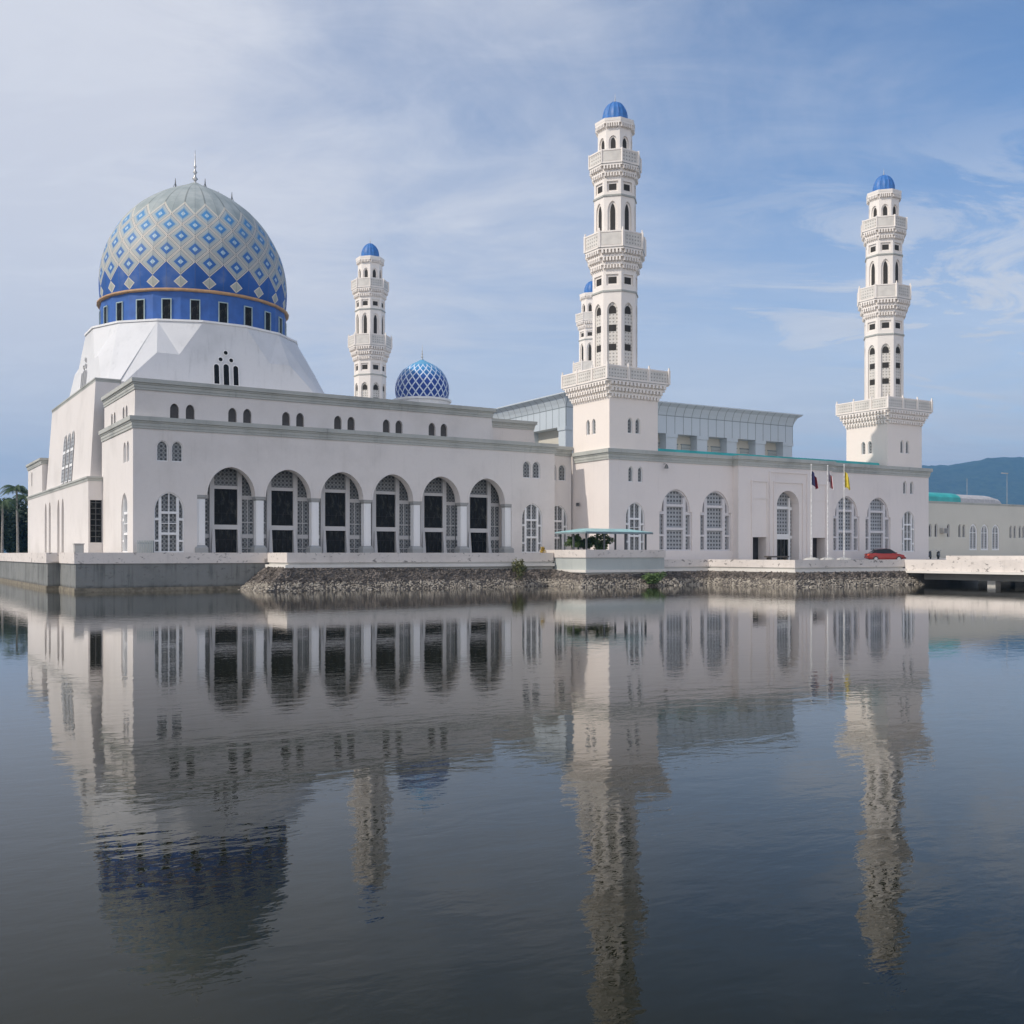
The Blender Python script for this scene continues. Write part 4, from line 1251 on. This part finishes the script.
def leaves(mb, c, rad, n, size, squash=1.0, clumps=9):
    cs = []
    for _ in range(clumps):
        d = Vector((random.gauss(0, 1), random.gauss(0, 1), random.gauss(0, 1))).normalized() * random.uniform(.35, .8)
        cs.append((Vector((d.x * rad[0], d.y * rad[1], d.z * rad[2])), random.uniform(.3, .5)))
    for k in range(n):
        cc, s = random.choice(cs)
        d = Vector((random.gauss(0, 1), random.gauss(0, 1), random.gauss(0, 1))).normalized() * random.random() ** .45
        p = Vector(c) + cc + Vector((d.x * rad[0] * s, d.y * rad[1] * s, d.z * rad[2] * s))
        a = Vector((random.gauss(0, 1), random.gauss(0, 1), random.gauss(0, .6))).normalized()
        b = a.cross(Vector((random.gauss(0, 1), random.gauss(0, 1), random.gauss(0, 1)))).normalized()
        l = size * random.uniform(.6, 1.3); w = l * .42
        mb.face([p - a * l, p + b * w, p + a * l, p - b * w])


def shrub(name, label, loc, rad, n, size, mat='leaf', cat='shrub', group=None):
    t = thing(name, label, cat, loc, 0, group)
    b = MB()
    for k in range(5):
        a = random.uniform(0, 6.28); b.tube([(0, 0, -.1), (math.cos(a) * rad[0] * .3, math.sin(a) * rad[1] * .3, rad[2] * .7), (math.cos(a) * rad[0] * .55, math.sin(a) * rad[1] * .55, rad[2] * 1.25)], [.03, .02, .01], 4)
    b.build('stem', 'bark', t)
    b = MB(); leaves(b, (0, 0, rad[2]), rad, n, size, clumps=12); b.build('foliage', mat, t)
    return t


shrub('shrub', 'dark green shrub at the left end inside the pavilion', (37.4, -9.4, 3.34), (.95, .8, .68), 1900, .12, group='shrubs inside the pavilion')
shrub('shrub', 'lighter rounded shrub in the middle inside the pavilion', (38.9, -9.0, 3.34), (1.1, .9, .66), 1900, .12, 'palmleaf', group='shrubs inside the pavilion')
shrub('shrub', 'broad green shrub by the sunlit tower face inside the pavilion', (41.2, -8.6, 3.34), (1.5, .9, .78), 2600, .13, group='shrubs inside the pavilion')
shrub('bank_bush', 'bushy green shrub growing at the waterline below the pavilion terrace', (43.0, -14.3, .1), (1.3, .7, .72), 1150, .13)
shrub('bank_bush', 'dry yellowish green weeds hanging over the stone bank beside the terrace', (31.6, -9.2, .55), (.75, .6, 1.05), 750, .12, 'dryleaf')
shrub('potted_plant', 'small yellow leaved plant standing on the terrace edge left of the pavilion', (35.3, -7.4, 2.9), (.3, .3, .42), 220, .10, 'yellowleaf', 'plant')


def palm(label, loc, h, fr, seed, group='palms behind the quay wall'):
    random.seed(seed)
    t = thing('palm_tree', label, 'palm tree', loc, 0, group)
    b = MB(); lean = random.uniform(-.4, .4)
    b.tube([(0, 0, -.3), (lean * .3, 0, h * .35), (lean * .8, 0, h * .7), (lean, 0, h)], [.26, .2, .17, .14], 8); b.build('trunk', 'palmbark', t)
    b = MB(); top = Vector((lean, 0, h))
    for k in range(fr):
        a = 2 * PI * k / fr + random.uniform(-.2, .2); up = random.uniform(.05, 1.0); L_ = random.uniform(2.9, 3.8)
        pts = []
        for j in range(9):
            s = j / 8
            pts.append(top + Vector((math.cos(a) * L_ * s * .85, math.sin(a) * L_ * s * .85, L_ * (up * s - (.55 + .6 * up) * s * s))))
        b.tube(pts, [.04] * 6 + [.02] * 3, 4)
        for j in range(1, 9):
            for q in range(3):
                p = pts[j - 1].lerp(pts[j], q / 3); t_ = (pts[j] - pts[j - 1]).normalized(); sd_ = t_.cross(Vector((0, 0, 1)))
                if sd_.length < .1: continue
                sd_.normalize(); ll = .75 * math.sin(PI * min(1, (j + q / 3) / 8.6) ** .7) + .15
                for sg in (-1, 1):
                    e = p + (sd_ * sg * .8 + t_ * .5 + Vector((0, 0, -.55))) * ll
                    b.face([p, p + t_ * .1, e + t_ * .03, e])
    b.build('crown', 'palmleaf', t)
    return t


def tree(label, loc, h, rad, n, mat, group, seed):
    random.seed(seed)
    t = thing('broadleaf_tree', label, 'tree', loc, 0, group)
    b = MB(); b.tube([(0, 0, -.3), (.1, 0, h * .3), (0, .1, h * .6)], [.3, .24, .14], 7)
    for k in range(6):
        a = k * 1.05; b.tube([(0, 0, h * .35), (math.cos(a) * rad[0] * .35, math.sin(a) * rad[1] * .35, h * .55), (math.cos(a) * rad[0] * .6, math.sin(a) * rad[1] * .6, h * .72)], [.12, .08, .03], 5)
    b.build('trunk', 'bark', t)
    b = MB(); leaves(b, (0, 0, h - rad[2]), rad, n, .42, clumps=30); b.build('crown', mat, t)
    return t


def at(x, d):
    p = CAMP + FW * d + RT * ((x - 512) / 1040 * d); return (p.x, p.y, FLOOR - .15)
palm('tall palm with pale straight trunk beside the left end of the hall', at(18, 186), 12.4, 23, 3)
palm('shorter palm with drooping crown at the left picture edge', at(2, 180), 9.8, 22, 5)
palm('palm leaning close to the hall wall behind the tall palm', at(27, 205), 11.9, 22, 8)
for i, (x, d, h, lab) in enumerate(((-4, 192, 10.2, 'dark rounded tree at the left edge below the shorter palm'), (9, 205, 11.4, 'dark tree between the two nearer palms'), (24, 200, 11.4, 'dark dense tree touching the hall wall at left'), (-22, 200, 10.5, 'dark tree farthest left beyond the quay wall'), (40, 215, 11, 'dark tree hidden mostly behind the left end of the hall'))):
    tree(lab, at(x, d), h, (4.2, 4.2, 5.4), 8500, 'darkleaf', 'dark trees behind the quay wall', 20 + i)
random.seed(99)


# ------------------------------------------------------------------ flags
def cloth_mat(name, cols, horizontal=True):
    return None
M['flag_blue'] = plain('flag_blue', (.015, .018, .07), .8); M['flag_red'] = plain('flag_red', (.28, .03, .045), .8)
M['flag_white'] = plain('flag_white', (.7, .68, .68), .8); M['flag_yellow'] = plain('flag_yellow', (.62, .50, .06), .8)
M['pole'] = plain('pole_white', (.62, .62, .61), .4, var=.3, scale=3)
def flagpole(label, loc, h, colours, seed):
    random.seed(seed)
    t = thing('flagpole', label, 'flagpole', loc, 0, 'three flagpoles before the portal')
    b = MB(); b.tube([(0, 0, .2), (0, 0, h * .5), (0, 0, h)], [.07, .055, .04], 8); b.tube([(0, 0, h), (0, 0, h + .12)], [.07, .07], 8); b.build('pole', 'pole', t)
    b = MB(); b.poly(12, [(.75, -.22), (.75, .08), (.68, .2), (.3, .3)]); b.build('footing', 'pale_concrete', t)
    # limp cloth: vertical folds hanging along the pole, one strip per colour
    n = len(colours); Hh = 1.75
    flag = None
    for s, (colr, f0, f1, dp) in enumerate(colours):
        b = MB(); N = 10
        cols = []
        for k in range(N + 1):
            f = f0 + (f1 - f0) * k / N
            x = .06 + f * .62
            yv = .16 * math.sin(f * 9 + seed)
            top = h - .45 - f * .8; bot = h - .45 - Hh * dp + f * -.25 + .25 * math.sin(f * 7 + seed) * .4
            cols.append([(x * (.75 + .25 * j / 6), yv * (1 + .4 * j / 6), top + (bot - top) * j / 6) for j in range(7)])
        b.loft(cols, closed=False, cap=(False, False))
        b.v += [(x, y + .012, z) for x, y, z in b.v]; nf = len(b.v) // 2; b.f += [tuple(i + nf for i in f) for f in b.f]
        if flag is None: flag = b.build('flag', colr, t, smooth=True)
        else: b.build('stripe', colr, flag, smooth=True)
    t.rotation_euler = (0, 0, R(-32))
    return t
flagpole('flagpole with limp dark blue and red flag, leftmost before the portal', (61.9, -16, FLOOR), 9.55, [('flag_blue', 0, .55, .9), ('flag_red', .55, 1, 1.0)], 1)
flagpole('flagpole with limp red and white striped flag, middle of the three', (64.3, -16, FLOOR), 9.55, [('flag_blue', 0, .2, .6), ('flag_red', .2, .4, .95), ('flag_white', .4, .55, 1), ('flag_red', .55, .7, 1), ('flag_white', .7, .85, 1.02), ('flag_red', .85, 1, 1.0)], 4)
flagpole('flagpole with limp bright yellow flag, rightmost of the three', (66.75, -16, FLOOR), 9.75, [('flag_yellow', 0, 1, 1.05)], 6)

# ------------------------------------------------------------------ vehicles and small things
M['carred'] = plain('car_red_paint', (.24, .022, .018), .25, var=.05, spec=.6)
M['carglass'] = plain('car_glass', (.01, .011, .012), .06)
M['tyre'] = plain('tyre', (.02, .02, .02), .85)
M['lamp'] = plain('tail_lamp', (.75, .10, .03), .3)
M['chrome'] = plain('chrome', (.5, .5, .5), .25, .8)


def car(label, loc, rz, paint='carred'):
    t = thing('parked_car', label, 'car', loc, rz)
    b = MB()
    # body from side sections: x along length (rear at -), half width, sill, deck
    secs = [(-2.12, .62, .42, .72), (-2.02, .76, .32, .92), (-1.3, .84, .24, .98), (-.3, .86, .22, .96), (.7, .86, .22, .95), (1.5, .82, .24, .86), (2.0, .74, .32, .74), (2.16, .56, .40, .60)]
    rings = []
    for x, w_, z0, z1 in secs:
        rings.append([(x, -w_ * .92, z0), (x, -w_, z0 + .18), (x, -w_, z1 - .16), (x, -w_ * .86, z1), (x, w_ * .86, z1), (x, w_, z1 - .16), (x, w_, z0 + .18), (x, w_ * .92, z0)])
    b.loft(rings)
    body = b.build('body', paint, t, smooth=False)
    gh = MB(); rs = []
    for x, w0, w1, z1 in ((-1.75, .70, .66, .96), (-1.1, .76, .58, 1.40), (-.1, .78, .58, 1.46), (.45, .77, .58, 1.42), (1.2, .74, .66, .94)):
        rs.append([(x, -w0, .92), (x, -w1, z1), (x, w1, z1), (x, w0, .92)])
    gh.loft(rs); gh.build('greenhouse', 'carglass', t)
    rf_ = MB(); rf_.loft([[(-1.0, -.55, 1.425), (-1.0, .55, 1.425), (-1.0, .55, 1.44), (-1.0, -.55, 1.44)], [(-.1, -.56, 1.475), (-.1, .56, 1.475), (-.1, .56, 1.50), (-.1, -.56, 1.50)], [(.42, -.55, 1.435), (.42, .55, 1.435), (.42, .55, 1.45), (.42, -.55, 1.45)]]); rf_.build('roof', paint, t)
    for sx in (-1.32, 1.32):
        for sy in (-1, 1):
            w_ = MB(); w_.loft([[(sx + r * math.cos(2 * PI * k / 18), sy * yv, .31 + r * math.sin(2 * PI * k / 18)) for k in range(18)] for r, yv in ((.26, .66), (.31, .68), (.31, .84), (.24, .875))])
            wo = w_.build('wheel', 'tyre', t)
            r_ = MB(); r_.loft([[(sx + r * math.cos(2 * PI * k / 12), sy * yv, .31 + r * math.sin(2 * PI * k / 12)) for k in range(12)] for r, yv in ((.19, .876), (.17, .885))]); r_.build('rim', 'chrome', wo)
    for sy in (-1, 1):
        l_ = MB(); l_.box(-2.14, -1.95, sy * .52 - .17, sy * .52 + .17, .68, .88); l_.build('tail_light', 'lamp', t)
        l_ = MB(); l_.box(2.0, 2.14, sy * .50 - .15, sy * .50 + .15, .56, .70); l_.build('headlight', 'flag_white', t)
        l_ = MB(); l_.box(.95, 1.1, sy * .86 - .04, sy * .86 + .1 * sy + .04, .92, 1.05); l_.build('mirror', paint, t)
    bp = MB(); bp.box(-2.2, -2.08, -.62, .62, .38, .58); bp.box(2.12, 2.22, -.6, .6, .32, .5); bp.build('bumper', paint, t)
    return t


car('red saloon car parked behind the right parapet before the screened windows', (81.6, -9.3, 2.085), R(-33))
M['cardark'] = plain('car_dark_red', (.10, .025, .022), .25)
car('dark red car by the annex, only its roof showing over the bridge parapet', (89.5, 3.5, 1.62), R(-20), 'cardark')


def scooter(label, loc, rz):
    t = thing('parked_scooter', label, 'scooter', loc, rz, 'scooters at the court building corner')
    for x in (-.62, .62):
        b = MB(); b.loft([[(x + r * math.cos(2 * PI * k / 16), yv, .28 + r * math.sin(2 * PI * k / 16)) for k in range(16)] for r, yv in ((.2, -.06), (.28, -.04), (.28, .04), (.2, .06))]); b.build('wheel', 'tyre', t)
    b = MB(); b.loft([[(x, -w_, z0), (x, w_, z0), (x, w_ * .8, z1), (x, -w_ * .8, z1)] for x, w_, z0, z1 in ((-.95, .06, .55, .66), (-.6, .16, .42, .78), (-.1, .16, .32, .72), (.1, .14, .26, .4), (.38, .14, .26, .4), (.48, .18, .3, .95), (.56, .1, .5, 1.0))])
    b.build('body', 'post', t)
    b = MB(); b.loft([[(x, -w_, z), (x, w_, z), (x, w_, z + .1), (x, -w_, z + .1)] for x, w_, z in ((-.85, .1, .76), (-.4, .15, .76), (0, .12, .72))]); b.build('seat', 'tyre', t)
    b = MB(); b.tube([(.6, 0, .3), (.5, 0, .95), (.45, 0, 1.05)], .03, 6); b.tube([(.4, -.34, 1.06), (.46, 0, 1.04), (.4, .34, 1.06)], .025, 6); b.tube([(.42, -.28, 1.06), (.5, -.32, 1.3)], .02, 5); b.tube([(.42, .28, 1.06), (.5, .32, 1.3)], .02, 5); b.build('handlebar', 'chrome', t)
    return t
scooter('dark scooter standing nearest the right end wall of the court building', (96.9, -4.0, 2.31), R(20))
scooter('dark scooter parked beside another at the court building corner', (98.2, -4.4, 2.31), R(30))

t = thing('cabinet', 'small beige equipment cabinet on the quay beside the hall side wall', 'cabinet', (-3.95, 1.3, FLOOR))
b = MB(); b.box(-.35, .35, -.3, .3, .1, 1.42); b.box(-.4, .4, -.35, .35, 1.42, 1.5); b.build('casing', 'ac', t)
b = MB(); b.box(-.28, .28, -.33, -.302, .25, 1.3); b.build('door', 'pale_concrete', t)
b = MB(); b.box(-.4, .4, -.35, .35, 0, .1); b.build('plinth', 'pale_concrete', t)

t = thing('slatted_enclosure', 'low grey slatted enclosure against the wall at the hall corner', 'enclosure', (.15, -.75, FLOOR))
b = MB()
for k in range(10): b.box(.02 + k * .13, .1 + k * .13, 0, .05, .1, 1.75)
b.build('slats', 'bluegrey', t)
b = MB(); b.box(0, 1.35, .05, .1, .25, .33); b.box(0, 1.35, .05, .1, 1.5, 1.58); b.box(1.29, 1.35, .1, .73, .1, 1.75); b.build('frame', 'seam', t)

def wall_lamp(label, loc):
    t = thing('wall_lamp', label, 'lamp', loc)
    b = MB(); b.tube([(0, 0, 0), (0, -.35, .08), (0, -.6, 0)], .03, 6); b.build('bracket', 'post', t)
    b = MB(); b.poly(8, [(.05, 0), (.14, -.12), (.22, -.42), (.05, -.45)], (0, -.6)); b.build('shade', 'post', t)
wall_lamp('small dark lantern on the court building wall under the cornice', (51.9, -5.0, 12.25))
t = thing('floodlight', 'small black floodlight on the shaded side of the tower base', 'floodlight', (44.88, .1, 8.1))
b = MB(); b.box(-.28, -.12, -.2, .2, -.15, .2); b.build('housing', 'post', t)
b = MB(); b.tube([(0, 0, 0), (-.14, 0, 0)], .05, 6); b.build('bracket', 'post', t)

t = thing('stone_bench', 'low brown stone bench before the left portal doorway', 'bench', (64.2, -8.4, 2.08))
b = MB(); b.box(-.8, 2.4, -.3, .3, .5, .66); b.build('seat', 'bankbase', t)
for x in (-.5, 1.9):
    b = MB(); b.box(x, x + .25, -.25, .25, 0, .498); b.build('leg', 'bankbase', t)
for i, (x, hh, lab) in enumerate(((1007, 9.0, 'thin light mast right of the grey barrel roof'), (967, 5.5, 'short thin mast above the teal and grey roof joint'))):
    p = at(x, 190)
    t = thing('light_mast', lab, 'mast', (p[0], p[1], FLOOR - .15), 0, 'light masts behind the annex')
    b = MB(); H_ = 15.6 if i == 0 else 14.6
    b.tube([(0, 0, 0), (0, 0, H_ * .5), (0, 0, H_)], [.06, .05, .04], 6); b.build('pole', 'steel', t)
    if i == 0:
        b = MB(); b.box(-1.6, .2, -.15, .15, H_ - .15, H_); b.build('arm', 'steel', t)
